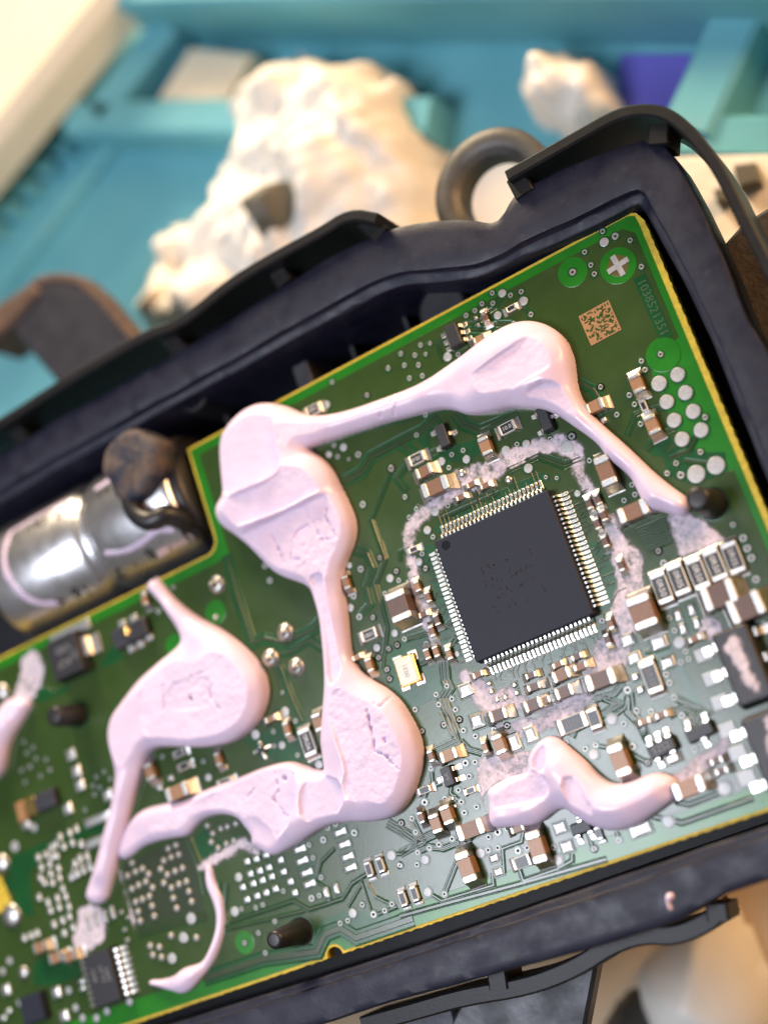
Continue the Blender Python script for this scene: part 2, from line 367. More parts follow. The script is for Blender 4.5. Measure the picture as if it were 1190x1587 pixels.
# ================================================================== THE SETTING: bench and mat
ZM = -ZB
mb = MB(); mb.prism(np.array([(-500, -420), (420, -420), (420, 520), (-500, 520)]), ZM - 12, ZM - 4.004)
tag(obj('bench_top', mb.mesh('bench_top', m_tan)), kind='structure')
def field(name, outline, H, step, mats, z=0.0, seed=0, ridge=0.0, rfeat=6.0, bulge=0.25, edge=None, px=True, an=1.0, ragged=0.0, zo=0.0):
    """soft lump: rounded height field over an outline, with crumple ridges"""
    P = chaikin(polyUV(outline, z + zo) if px else np.array(outline), 2)
    c = P.mean(0); P = P - c
    x0, y0 = P.min(0) - 2 * step; x1, y1 = P.max(0) + 2 * step
    X, Y = np.meshgrid(np.arange(x0, x1, step), np.arange(y0, y1, step))
    d = sdf(X, Y, P); R = edge or H
    if ragged: d = d + (fbm(X / ragged, Y / ragged, seed + 77, 4) - 0.5) * ragged * 1.5
    t = np.clip(d / R, -1, 1); h = np.sign(t) * H * np.sqrt(1 - (1 - np.abs(t)) ** 2)
    if ridge:
        n = 0
        for q, (ang, am, ff) in enumerate(((0.9, 1.0, 1.0), (-0.4, 0.7, 0.6), (1.9, 0.45, 0.35))):
            Xa, Ya = X * math.cos(ang) + Y * math.sin(ang), (Y * math.cos(ang) - X * math.sin(ang)) / an
            wx = (fbm(X / rfeat / 2, Y / rfeat / 2, seed + 60 + q, 2) - 0.5) * 2.0
            n = n + am * np.abs(fbm(Xa / (rfeat * ff) + wx, Ya / (rfeat * ff), seed + 5 + 7 * q, 2) - 0.5) * 2
        n2 = fbm(X / rfeat / 2.5, Y / rfeat / 2.5, seed + 9, 2)
        h = h * (0.7 + 0.5 * n2) - ridge * (0.55 - n) * np.clip(t, 0, 1)
    h = np.maximum(h, -step)
    me = grid_mesh(name, X, Y, h, h > -step * 0.99, mats, np.zeros_like(h))
    return me, (c[0], c[1], z)
# --- work mat with raised dividers
mb = MB(); mb.prism(np.array([(-330, 12), (200, 12), (200, 430), (-330, 430)]), -4, 0, ch=0.8)
work_mat = obj('work_mat', recalc(mb.mesh('work_mat', m_mat)), None, (0, 0, ZM))
tag(work_mat, 'teal silicone repair mat with raised dividers behind the black housing', 'work mat')
def wall(path, w=6, h=9, name='divider'):
    mb = MB(); mb.sweep(polyUV(path, ZM), w, 0.0, h, ch=0.8)
    return obj(name, recalc(mb.mesh(name, m_mat)), work_mat, (0, 0, 0.02))
wall([(150, 207), (700, 207)], 6, 8); wall([(270, 30), (800, 22), (1290, 22)], 9, 16); wall([(300, 62), (192, 198)], 5.5, 8)
wall([(1172, 48), (1090, 232)], 7, 9); wall([(1080, 240), (1290, 246)], 6, 8); wall([(190, 215), (-10, 470)], 3, 2.5)
for k in range(9):
    f = k / 8.0; x = 185 - 215 * f; y = 165 + 265 * f
    wall([(x - 75, y + 4), (x - 8, y)], 3.0, 3.2, 'rib')
# --- things lying on the mat
def slab(name, poly, z, th, m, label, cat, ch=0.4):
    P = polyUV(poly, z); c = P.mean(0); mb = MB(); mb.prism(P - c, 0, th, ch=ch)
    return tag(obj(name, recalc(mb.mesh(name, m)), None, (c[0], c[1], z)), label, cat)
slab('plastic_bar', [(-120, 440), (0, 300), (238, 12), (300, -60), (75, -60), (-120, 190)], ZM + 9, 9, m_cream, 'long cream bar lying slantwise across the mat, top left', 'bar', 2)
slab('bar_support', [(-110, 120), (40, -70), (150, -70), (-60, 250)], ZM + 0.05, 8.5, m_grey, 'dark block under the cream bar in the top left corner', 'block', 1)
slab('cream_tile', [(262, 168), (312, 86), (408, 96), (366, 172)], ZM + 3, 3.5, m_cream, 'small cream tile in a compartment of the teal mat', 'tile')
slab('violet_card', [(950, 172), (965, 88), (1118, 88), (1092, 178)], ZM + 0.05, 1.2, m_purple, 'violet blue card lying flat on the teal mat', 'card', 0.2)
slab('paper_sheet', [(660, 262), (700, 240), (835, 232), (860, 420), (640, 440)], ZM + 0.05, 0.9, m_paper, 'cream paper seen through the grey mounting eye', 'paper', 0.2)
slab('paper_sheet', [(1040, 246), (1300, 240), (1300, 560), (1050, 520)], ZM + 9.2, 0.9, m_paper, 'cream paper sheet at the right beyond the looped strap', 'paper', 0.2)
slab('cream_strip', [(985, -40), (1290, -40), (1290, 8), (990, 10)], ZM + 0.05, 6, m_cream, 'cream strip at the top right edge of the mat', 'strip', 1)
for i, (pl, lab) in enumerate([([(1140, 262), (1175, 258), (1185, 290), (1150, 300)], 'dark scrap on the cream sheet at right, the larger one'),
                               ([(1110, 300), (1130, 296), (1136, 318), (1116, 324)], 'dark scrap on the cream sheet at right, the smaller one')]):
    slab('plastic_scrap', pl, ZM + 10.2, 2, m_grey, lab, 'scrap')['group'] = 'dark scraps on the cream sheet'
for pl, m, lab in [([(215, 90), (255, 85), (245, 130), (200, 140)], m_grey, 'brownish crumb between the cream bar and the cream tile'),
                   ([(240, 10), (285, 5), (280, 50), (240, 60)], m_grey, 'brownish crumb at the upper end of the cream bar')]:
    me, c = field('crumb', pl, 6, 1.0, [m], ZM, 3, 1.0, 5); tag(obj('crumb', me, None, c), lab, 'crumb', 'crumbs by the cream bar')
me, c = field('crumpled_tissue', [(372, 170), (410, 100), (470, 88), (560, 88), (612, 120), (640, 190), (670, 300), (690, 420), (560, 520), (380, 560), (215, 560), (228, 430),
              (262, 350), (330, 330), (352, 260)], 17, 0.8, [m_paper], ZM, 11, 8.0, 10, edge=9, an=3.2, ragged=5.0, zo=8)
tag(obj('crumpled_tissue', me, None, c), 'large crumpled cream tissue heaped on the mat behind the housing', 'tissue')
me, c = field('paper_wad', [(800, 128), (815, 82), (868, 66), (905, 84), (945, 120), (958, 160), (930, 188), (850, 192), (832, 168)], 13, 0.8, [m_paper], ZM, 23, 7.0, 7, edge=6, an=1.5, ragged=3.0, zo=7)
tag(obj('paper_wad', me, None, c), 'small wad of white paper beside the violet card', 'paper wad')
me, c = field('grey_scrap_and_hollow', [(372, 318), (400, 300), (420, 285), (450, 282), (452, 300), (446, 330), (440, 352), (404, 370), (396, 345)], 5, 0.5, [m_grey], ZM + 18.5, 31, 1.0, 6)  # dark lump added as the shade of a hollow in the tissue
tag(obj('grey_scrap_and_hollow', me, None, c), 'dark grey lump standing for the shade in a hollow of the crumpled tissue', 'scrap')
me, c = field('white_cup', [(985, 1500), (1040, 1452), (1080, 1400), (1130, 1395), (1180, 1470), (1215, 1560), (1190, 1640), (1040, 1640)], 14, 0.8, [m_white], ZM - 4, 41, 0, 9, edge=12)
tag(obj('white_cup', me, None, c), 'blurred rounded white object on the bench below the housing', 'cup')
me, c = field('grey_lump', [(930, 1590), (985, 1520), (1050, 1580), (1040, 1660), (930, 1660)], 9, 0.8, [m_eye], ZM - 4, 43, 0, 9, edge=8)
tag(obj('grey_lump', me, None, c), 'blurred grey lump on the bench beside the white object', 'lump')

# ================================================================== HOUSING
housing = bpy.data.objects.new('control_unit_housing', None); COL.objects.link(housing); housing.location = (0, 0, ZB * S)
tag(housing, 'dusty black plastic control unit housing with thick rim around the green board', 'housing')
ZR = 2.5
OI = [((-60, 745), (-60, 810)), ((0, 706), (0, 773)), ((101, 642), (105, 712)), ((235, 570), (250, 632)), ((353, 499), (360, 572)), ((430, 450), (450, 522)), ((499, 405), (530, 480)),
      ((560, 374), (585, 450)), ((600, 356), (625, 436)), ((655, 344), (680, 434)), ((731, 339), (730, 428)), ((746, 346), (750, 420)), ((771, 350), (776, 408)), ((783, 328), (790, 401)),
      ((794, 299), (810, 393)), ((892, 252), (900, 354)), ((975, 222), (960, 322)), ((1012, 213), (984, 309)), ((1034, 222), (989, 314)), ((1046, 247), (997, 330)), ((1074, 297), (1018, 368)),
      ((1114, 383), (1056, 437)), ((1160, 499), (1099, 529)), ((1190, 545), (1127, 600)), ((1255, 712), (1190, 758))]
ST = [(UV(*o, ZR), UV(*i, ZR)) for o, i in OI]
ST = [((-84, 41.2), (-78, 35.6))] + ST
ST += [((33, -20), (27.8, -20)), ((33.5, -36.5), (27.8, -31.3))]
ST += [(UV(*o, ZR), UV(*i, ZR)) for o, i in [((1190, 1363), (1190, 1280)), ((1114, 1388), (1108, 1307)), ((1059, 1424), (1040, 1331)), ((943, 1462), (920, 1372)), ((792, 1502), (770, 1424)), ((590, 1557), (570, 1492))]]
ST += [((-60, -36.8), (-60, -31.6)), ((-92, -36.8), (-86, -31.6)), ((-92, 41.2), (-86, 35.6))]
def densify(st, step=0.9):
    out = []
    n = len(st)
    for k in range(n):
        a, b = st[k], st[(k + 1) % n]
        L = np.linalg.norm(np.array(b[1]) - np.array(a[1])) + np.linalg.norm(np.array(b[0]) - np.array(a[0]))
        m = max(1, int(L / 2 / step))
        for j in range(m):
            f = j / m; out.append((np.array(a[0]) * (1 - f) + np.array(b[0]) * f, np.array(a[1]) * (1 - f) + np.array(b[1]) * f))
    return out
DS = densify(ST)
SO = np.array([a for a, b in DS]); SI = np.array([b for a, b in DS])
def smooth_closed(A, k=1):
    for _ in range(k): A = (np.roll(A, 1, 0) + 2 * A + np.roll(A, -1, 0)) / 4
    return A
SO = smooth_closed(SO, 2); SI = smooth_closed(SI, 1)
prof = [(0.30, -13.5), (0.06, -4.0), (-0.01, -3.6), (-0.02, ZR - 0.5), (0.0, ZR - 0.14), (0.04, ZR), (0.20, ZR + 0.06), (0.50, ZR + 0.08), (0.775, ZR + 0.05), (0.80, ZR - 0.02), (0.82, ZR - 0.80), (0.845, ZR - 0.95),
        (0.95, ZR - 1.05), (0.985, ZR - 1.2), (1.0, ZR - 1.6), (1.02, -6.0), (1.03, -13.0)]
mb = MB(); n = len(DS); vs = []; fs = []
arc = np.arange(n)
for j, (t, z) in enumerate(prof):
    nz = (fbm(arc / 2.2, np.full(n, j * 0.37), 71, 3) - 0.5) * (0.16 if 3 < j < 14 else 0.05)
    nt_ = (fbm(arc / 3.1, np.full(n, j * 0.21 + 7), 75, 3) - 0.5) * (0.035 if 1 < j < 14 else 0.01)
    for i in range(n):
        p = SO[i] * (1 - t - nt_[i]) + SI[i] * (t + nt_[i]); vs.append((p[0], p[1], z + nz[i]))
for j in range(len(prof) - 1):
    for i in range(n): fs.append([j * n + i, j * n + (i + 1) % n, (j + 1) * n + (i + 1) % n, (j + 1) * n + i])
mb.add(vs, fs); me = recalc(mb.mesh('rim', m_black, True)); me.set_sharp_from_angle(angle=math.radians(32)); obj('rim', me, housing)
fl = [(SO[i] * 0.68 + SI[i] * 0.32) for i in range(0, n, 3)]
mb = MB(); mb.prism(np.array(fl), -14.5, -13.0); obj('recess_floor', recalc(mb.mesh('recess_floor', m_floor)), housing)
mb = MB(); mb.prism(np.array([(-70, -22), (8, -22), (8, 22), (-70, 22)]), ZM - 4, -14.52, ch=1.0); obj('pedestal', recalc(mb.mesh('pedestal', m_floor)), housing)
# ribs, boss and metal tab seen in the dark recess behind the board
for x, y in ((530, 505), (615, 470), (345, 640)):
    p = UV(x, y, -6); mb = MB(); mb.cbox(0, 0, -13, 0.7, 4.0, 6.5, 0.15); obj('recess_rib', recalc(mb.mesh('recess_rib', m_floor)), housing, (p[0], 33.4, 0))
p = UV(303, 610, -2); mb = MB(); mb.lathe([(2.6, -13), (2.5, -1.4), (2.3, -1.0), (2.1, -1.0), (1.9, -1.3)]); obj('recess_boss', recalc(mb.mesh('recess_boss', m_floor, True)), housing, (p[0], p[1], 0))
p = UV(470, 582, -3.0); mb = MB(); mb.cbox(0, 0, -11, 2.2, 3.2, 8.2, 0.2); obj('board_tab', recalc(mb.mesh('board_tab', m_steel)), housing, (p[0], p[1], 0))
p = UV(690, 490, -3.0); mb = MB(); mb.lathe([(3.2, -13), (3.1, -3.2), (2.8, -2.8), (2.4, -2.8)]); obj('recess_boss', recalc(mb.mesh('recess_boss', m_floor, True)), housing, (p[0], p[1] + 1.0, 0))
# locating pins that come up through the board
PINS = [((1080, 772), 1.15, 1.45, 5.2), ((83, 1110), 1.15, 1.45, 4.6), ((424, 1457), 0.98, 1.35, 5.4)]
pin_uv = []
for (a, b), rt, rb, h in PINS:
    p = UV(a, b, h); pin_uv.append(p)
    mb = MB(); mb.lathe([(rb + 0.05, -2.2), (rb, 0.5), (rt + 0.02, h - 0.25), (rt - 0.18, h), (rt - 0.45, h + 0.04)], 28)
    obj('locating_pin', recalc(mb.mesh('locating_pin', m_black2, True)), housing, (p[0], p[1], 0))
# straps standing off the rim
def strap(path, z, w, h, name='latch_strap', label=None, m=m_strap):
    P = chaikin(polyUV(path, z), 2, False); mb = MB(); mb.sweep(P, w, z - h, z, ch=0.22)
    o = obj(name, recalc(mb.mesh(name, m)), housing)
    if label: o['label'] = label
    return o
strap([(-90, 705), (0, 656), (101, 590), (229, 516), (262, 508), (303, 482), (353, 439), (429, 394), (494, 360), (540, 330), (582, 338)], 4.2, 1.3, 7.5, label='wavy black strap along the upper left rim')
strap([(784, 272), (890, 212), (955, 175), (995, 168), (1032, 174), (1068, 203), (1112, 258), (1147, 332), (1188, 412), (1235, 510)], 4.2, 1.3, 7.0, label='looped black strap around the upper right corner')
strap([(560, 1590), (640, 1568), (720, 1545), (817, 1530), (893, 1500), (943, 1466), (993, 1448), (1044, 1452), (1096, 1430), (1112, 1412)], -1.0, 1.9, 6.0, label='wavy strap below the lower rim')
for a, b, z in (((1020, 192), (1018, 222), 3.4), ((250, 512), (292, 560), 2.2), ((560, 338), (590, 365), 2.6), ((797, 272), (812, 300), 2.9), ((1108, 1402), (1112, 1428), -0.6), ((768, 1506), (772, 1534), -0.8), ((20, 660), (40, 690), 2.0), ((420, 405), (440, 440), 2.0)):
    mb = MB(); mb.sweep(polyUV([a, b], z), 2.2, z - 4.2, z, ch=0.2); obj('strap_bridge', recalc(mb.mesh('strap_bridge', m_strap)), housing)
# mounting eye and brackets
c = UV(762, 292, -8); mb = MB(); N = 48; R = lambda r, z: [(r * math.cos(t), r * math.sin(t), z) for t in np.linspace(0, 2 * math.pi, N, endpoint=False)]
mb.rings([R(4.3, 0), R(7.2, 0), R(7.4, 0.3), R(7.4, 3.7), R(7.1, 4.0), R(5.2, 4.0), R(4.9, 3.6), R(4.4, 3.3), R(4.2, 3.0), R(4.3, 0)], 0, False, False)
obj('mounting_eye', recalc(mb.mesh('mounting_eye', m_eye, True)), housing, (c[0], c[1], -12))
P = polyUV([(48, 436), (92, 428), (132, 436), (215, 535), (150, 600), (85, 590), (8, 500)], -11); mb = MB(); mb.prism(P, -14, -11, ch=0.5)
o = obj('bracket', recalc(mb.mesh('bracket', m_steel)), housing); o['label'] = 'dark bracket with rusty edges sticking out at the upper left'
mb = MB(); mb.sweep(chaikin(polyUV([(6, 502), (46, 438), (92, 428), (134, 438), (218, 538)], -10.9), 1, False), 1.3, -13.9, -10.8, ch=0.3); obj('bracket_edge', recalc(mb.mesh('bracket_edge', m_rust)), housing)
P = polyUV([(-30, 490), (48, 436), (62, 452), (14, 506), (-30, 540)], -10.5); mb = MB(); mb.prism(P, -19, -10.4, ch=0.5); obj('bracket_flange', recalc(mb.mesh('bracket_flange', m_rust)), housing)
P = polyUV([(1108, 392), (1150, 345), (1240, 290), (1290, 560), (1180, 560)], -7); mb = MB(); mb.prism(P, -9.5, -7, ch=0.4)
o = obj('bracket', recalc(mb.mesh('bracket', m_brown)), housing); o['label'] = 'dusty brown bracket beside the right rim'
P = polyUV([(690, 1600), (720, 1540), (900, 1488), (925, 1495), (905, 1600)], -9); mb = MB(); mb.prism(P, -11, -9, ch=0.4); obj('bracket', recalc(mb.mesh('bracket', m_sheet)), housing)
P = polyUV([(480, 1640), (560, 1590), (700, 1560), (720, 1640)], -9); mb = MB(); mb.prism(P, -13, -9.2, ch=0.4); obj('bracket', recalc(mb.mesh('bracket', m_steel)), housing)

# ================================================================== ELECTROLYTIC CAPACITOR in the recess
CU, CV, CZ, CR = -67.0, 26.5, -5.0, 8.0
canE = bpy.data.objects.new('can_capacitor', None); COL.objects.link(canE); canE.location = (CU * S, CV * S, (CZ + ZB) * S)
tag(canE, 'silver can capacitor with marker writing, lying in the recess beside the board', 'capacitor')
def lathe_x(prof, n=64):
    mb = MB(); rings = [[(x, r * math.cos(t), r * math.sin(t)) for t in np.linspace(0, 2 * math.pi, n, endpoint=False)] for x, r in prof]
    mb.rings(rings); return mb
pr = [(0, 5.5), (0.3, 6.9), (1.0, 7.7), (2.0, CR), (15.6, CR), (16.2, 7.7), (16.7, 7.3), (17.4, 7.3), (18.0, 7.7), (18.6, CR), (29.5, CR), (30.3, 7.85), (30.8, 7.4)]
obj('can', recalc(lathe_x(pr).mesh('can', m_can, True)), canE)
pr = [(30.7, 7.3), (31.7, 7.2), (32.3, 6.6), (32.5, 4.0)]
obj('end_seal', recalc(lathe_x(pr).mesh('end_seal', m_black2, True)), canE)
# handwriting, wrapped round the can: characters set on tangent spots
def can_text(s, x0, dx, ang, size, m, rz=math.pi):
    for k, ch in enumerate(s):
        if ch == ' ': continue
        a = math.radians(ang + random.uniform(-3, 3)); r = CR + 0.035
        o = obj('handwriting', text_mesh(ch, size, m, 0.012, 0.05), canE, (x0 + dx * k, r * math.cos(a), r * math.sin(a)))
        nrm = Vector((0, math.cos(a), math.sin(a))); tx = Vector((-1, 0, 0)); ty = nrm.cross(tx)
        o.rotation_euler = Matrix((tx, ty, nrm)).transposed().to_euler()
can_text('< 81 \u00b7 7 \u00b7 8 \u00b7 18'[::1], 9.5, 1.35, 140, 2.4, m_marker)
can_text('VRC 0800 LF', 9.0, 1.3, 62, 1.7, m_marker)
# dried pale compound on the can
def can_smear(path, w):
    mb = MB(); P = chaikin(np.array(path, float), 2, False)
    vs = []; fs = []; n = len(P)
    for i in range(n):
        a = P[max(i - 1, 0)]; b = P[min(i + 1, n - 1)]; t = b - a; t = t / (np.linalg.norm(t) + 1e-9); nn = np.array([-t[1], t[0]])
        ww = w * (0.8 + 0.5 * random.random())
        for off, hh in ((-ww, -0.05), (-ww * 0.6, 0.04), (0, 0.06), (ww * 0.6, 0.04), (ww, -0.05)):
            q = P[i] + nn * off; an = q[1] / CR; r = CR + hh; vs.append((q[0], r * math.cos(an), r * math.sin(an)))
    for i in range(n - 1):
        for k in range(4): fs.append([i * 5 + k, i * 5 + k + 1, i * 5 + 6 + k, i * 5 + 5 + k])
    mb.add(vs, fs); return mb.mesh('dried_compound', m_goop, True)
DG = CR * math.pi / 180
for pth, w in (([(5.6, 52 * DG), (4.6, 80 * DG), (4.8, 105 * DG), (6.2, 130 * DG), (9.0, 140 * DG)], 0.55), ([(5.5, 52 * DG), (12, 48 * DG), (15.4, 50 * DG)], 0.35),
               ([(19.1, 118 * DG), (21.5, 125 * DG), (24.5, 125 * DG), (27.1, 120 * DG), (29, 128 * DG)], 0.4), ([(26.5, 58 * DG), (26.8, 85 * DG), (27.0, 105 * DG), (27.4, 119 * DG)], 0.5), ([(20, 56 * DG), (23.5, 52 * DG), (26.3, 57 * DG)], 0.5)):
    obj('dried_compound', can_smear(pth, w), canE)
# rubber plug with wire in front of the can end
p = U(200, 720, 5.0)
plug = bpy.data.objects.new('rubber_plug', None); COL.objects.link(plug); plug.location = (p[0] * S, p[1] * S, (p[2] + ZB) * S)
tag(plug, 'dusty black rubber plug with bent black wire at the can end', 'plug')
mb = MB(); n = 40; rings = []
for r, z in ((4.1, -5.0), (4.3, -2.0), (4.25, -0.8), (3.9, -0.15), (3.2, 0.1), (2.0, 0.05), (0.8, 0.12)):
    rings.append([(r * (1 + 0.07 * math.sin(3 * t + 1) + 0.04 * math.sin(7 * t)) * math.cos(t), r * (1 + 0.06 * math.sin(2 * t)) * math.sin(t), z + 0.25 * math.sin(2 * t + r)) for t in np.linspace(0, 2 * math.pi, n, endpoint=False)])
mb.rings(rings); obj('cap_disc', recalc(mb.mesh('cap_disc', m_dust, True)), plug)
def tube(path, r, name, m, parent, n=14):
    P = chaikin(np.array(path, float), 3, False); mb = MB(); rings = []
    for i in range(len(P)):
        t = Vector(P[min(i + 1, len(P) - 1)] - P[max(i - 1, 0)]).normalized(); a = t.orthogonal().normalized(); b = t.cross(a)
        if i: 
            a = (pa - t * pa.dot(t)).normalized(); b = t.cross(a)
        pa = a
        rings.append([tuple(Vector(P[i]) + (a * math.cos(k) + b * math.sin(k)) * r) for k in np.linspace(0, 2 * math.pi, n, endpoint=False)])
    mb.rings(rings); return obj(name, recalc(mb.mesh(name, m, True)), parent)
q1 = U(205, 790, 3.6) - p; q2 = U(232, 812, 3.8) - p; q3 = U(262, 792, 3.4) - p; q4 = U(310, 825, -2.0) - p
tube([(-1.5, -2.0, -1.5), tuple(q1), tuple(q2), tuple(q3), tuple(q4), tuple(q4 + np.array([3, -1, -3]))], 1.25, 'wire', m_black2, plug)

# ================================================================== CIRCUIT BOARD
board = bpy.data.objects.new('circuit_board', None); COL.objects.link(board); board.location = (0, 0, ZB * S)
tag(board, 'green circuit board crowded with chips, brown capacitors and resistors inside the housing', 'circuit board')
def B(name, me, loc=(0, 0, 0), rz=0.0): return obj(name, me, board, loc, rz)
UL, UN, UR, VB, VT, VN = -88.0, -33.8, 26.35, -30.3, 30.6, 17.45
outl = [(UL, VB)]
nx_, ny_ = UV(519, 1481)                       # half-round notch in the lower edge
outl += [(nx_ - 1.0, VB)] + [(nx_ + 1.0 * math.cos(a), VB + 1.0 * math.sin(a)) for a in np.linspace(math.pi * 0.9, math.pi * 0.1, 9)] + [(nx_ + 1.0, VB)]
outl += [(UR, VB), (UR, VT - 1.6), (UR - 0.5, VT - 0.4), (UR - 1.4, VT), (UN, VT)]
outl += [(UN, VN + 1.6)] + [(UN - 1.6 + 1.6 * math.cos(a), VN + 1.6 - 1.6 * math.sin(a)) for a in np.linspace(0.2, math.pi / 2 - 0.2, 5)] + [(UN - 1.6, VN), (UL, VN)]
outl = np.array(outl)
def jag(poly, step=0.42, amp=0.03):
    out = []
    for i in range(len(poly)):
        a, b = poly[i], poly[(i + 1) % len(poly)]; L = np.linalg.norm(b - a); m = max(1, int(L / step)); t = (b - a) / (L + 1e-9); nn = np.array([t[1], -t[0]])
        rough_edge = L > 20 and (abs(a[0] - UR) < 0.1 and abs(b[0] - UR) < 0.1 or abs(a[1] - VB) < 0.1 and abs(b[1] - VB) < 0.1)
        for j in range(m): out.append(a + (b - a) * j / m + nn * (amp * random.uniform(-1, 1) + (0.06 * (j % 3 == 0)) if rough_edge and j else 0.0))
    return np.array(out)
jo = jag(outl); mb = MB(); Z = lambda q, z: [(a, b, z) for a, b in q]
jin = jo.copy(); base = outl
def clampin(q, d):
    q = q.copy()
    q[:, 1] = np.where(q[:, 1] < VB + 0.2, np.maximum(q[:, 1], VB) + d * (np.abs(q[:, 0] - nx_) > 1.3), q[:, 1])
    return q
ins = inset(outl, 0.30)
ins[:, 0] = np.where(ins[:, 0] > UR - 0.6, ins[:, 0] - 0.35, ins[:, 0])
# top face with mask, a bare laminate rim round it, and the cut side
mb.prism(ins, -0.4, 0.0, 0)
mb2 = MB(); mb2.rings([Z(jo, -1.6), Z(jo, -0.10), Z(jo * 1.0, -0.04)], 0, True, True)
B('laminate', recalc(mb2.mesh('laminate', m_lam)))
B('solder_mask', recalc(mb.mesh('solder_mask', m_edge)))
# copper pour below the mask
pour = np.array([(UL + 2, VB + 2.5), (UR - 1.4, VB + 2.5), (UR - 1.4, 1.2), (UR - 3.4, 1.4), (UR - 3.6, 4.2), (UR - 5.2, 6.0), (UR - 5.2, 14.0),
                 (UR - 3.0, 15.6), (UR - 1.35, 16.0), (UR - 1.35, VT - 2.4), (UR - 2.4, VT - 1.3), (UN + 1.35, VT - 1.35), (UN + 1.35, VN - 1.0), (UN - 0.8, VN - 1.45), (UL + 2, VN - 1.45)])
mb = MB(); mb.prism(pour, -0.2, 0.030, ch=0.02); B('copper_pour', recalc(mb.mesh('copper_pour', m_pour)))

# ---- clearances in the pour (bright green) ----
gaps = MB(); tr = MB()
GZ, TZ = 0.042, 0.105
def gap_poly(pts): gaps.prism(polyUV(pts), -0.1, GZ + random.uniform(0, 0.003), ch=0.01)
def chan(pts, w, lanes=1, gapw=0.28, lane=0.26, z=None):
    P = polyUV(pts)
    zg = GZ + random.uniform(0.003, 0.008); e = 0.10
    gaps.strip(P, [(w / 2 + e, 0.0), (w / 2 + e * 0.3, 0.085), (w / 2 - e * 0.2, 0.08), (w / 2 - e, zg), (-w / 2 + e, zg), (-w / 2 + e * 0.2, 0.08), (-w / 2 - e * 0.3, 0.085), (-w / 2 - e, 0.0)])
    if lanes:
        for k in range(lanes):
            off = (k - (lanes - 1) / 2) * (lane + 0.2)
            Q = P.copy()
            nrm = []
            for i in range(len(P)):
                t = P[min(i + 1, len(P) - 1)] - P[max(i - 1, 0)]; t = t / (np.linalg.norm(t) + 1e-9); nrm.append((-t[1], t[0]))
            tr.strip(P + np.array(nrm) * off, [(lane / 2 + 0.09, 0.0), (lane / 2 - 0.03, TZ + 0.01), (-lane / 2 + 0.03, TZ + 0.01), (-lane / 2 - 0.09, 0.0)])
C22 = lambda L: crop(320, 600, 3.967, L); C23 = lambda L: crop(600, 600, 3.967, L); C24 = lambda L: crop(880, 560, 3.839, L); C25 = lambda L: crop(560, 840, 3.967, L); C26 = lambda L: crop(840, 840, 3.4, L)
C14 = lambda L: crop(300, 400, 2.975, L); C15 = lambda L: crop(600, 300, 3.967, L); C16 = lambda L: crop(850, 300, 3.5, L)
C31 = lambda L: crop(0, 860, 3.5, L); C32 = lambda L: crop(300, 860, 3.719, L); C33 = lambda L: crop(0, 1180, 3.719, L); C34 = lambda L: crop(280, 1160, 3.306, L); C35 = lambda L: crop(620, 1100, 3.719, L); C36 = lambda L: crop(880, 1080, 3.839, L)
chan(C22([(780, 620), (830, 590), (955, 520), (1010, 430), (1190, 335), (1330, 265), (1420, 180)]), 1.5, 2)
chan(C22([(1130, 530), (1015, 815), (1100, 1060), (1050, 1190)]), 0.55, 1, lane=0.2)
chan(C22([(890, 1000), (990, 1025), (1025, 1110), (985, 1230), (1010, 1330), (950, 1400)]), 0.9, 1)
chan(C22([(1190, 345), (1290, 420), (1350, 520)]), 1.2, 1)
chan(C14([(600, 835), (900, 760), (1190, 690)]), 0.5, 1, lane=0.16)
chan(C23([(420, 160), (470, 230), (570, 265), (690, 215), (800, 150)]), 1.3, 2)
chan(C23([(230, 430), (330, 380), (420, 350)]), 0.8, 1); chan(C23([(120, 480), (60, 560), (120, 640)]), 0.8, 1)
chan(C23([(1190, 440), (1090, 480), (930, 420), (740, 510)]), 0.9, 2, lane=0.18)
chan(C23([(330, 810), (600, 690), (690, 650)]), 0.5, 1, lane=0.18)
chan(C15([(700, 640), (670, 700), (600, 740)]), 0.6, 1, lane=0.18); chan(C15([(480, 800), (540, 800), (610, 760)]), 0.6, 1, lane=0.18); chan(C15([(490, 835), (600, 840), (680, 800), (770, 800)]), 0.8, 1, lane=0.2)
chan(C15([(800, 690), (850, 710), (885, 745)]), 0.4, 1, lane=0.16); chan(C15([(340, 900), (310, 930), (345, 1030)]), 0.4, 1, lane=0.16)
chan(C16([(150, 1015), (240, 1060), (300, 1150), (320, 1190)]), 1.0, 1)
chan(C24([(600, 580), (720, 530), (760, 450)]), 0.5, 1, lane=0.2); chan(C24([(690, 590), (760, 600), (840, 610)]), 0.5, 1, lane=0.2); chan(C24([(350, 440), (400, 320), (440, 300), (560, 270)]), 0.6, 1, lane=0.2)
chan(C24([(470, 530), (560, 430), (640, 400)]), 0.5, 1, lane=0.2)
for k in range(9): chan(C24([(405 + k * 9, 1005 + k * 16), (575 + k * 6, 930 + k * 17)]), 0.30, 1, lane=0.16)
chan(C25([(120, 0), (150, 100), (90, 260), (160, 520), (150, 620), (130, 780)]), 0.55, 2, lane=0.14)
chan(C25([(240, 120), (235, 60), (300, 30)]), 0.4, 1, lane=0.16); chan(C25([(270, 600), (400, 560), (520, 520), (560, 480)]), 0.6, 1, lane=0.2)
chan(C25([(360, 750), (480, 700), (560, 620), (590, 580)]), 0.7, 2, lane=0.16); chan(C25([(510, 740), (520, 850), (540, 900), (500, 960), (545, 1080), (590, 1190)]), 1.3, 3, lane=0.2)
chan(C32([(190, 0), (250, 230), (340, 510), (410, 480), (520, 510), (690, 430), (740, 370)]), 1.3, 1, lane=0.4)
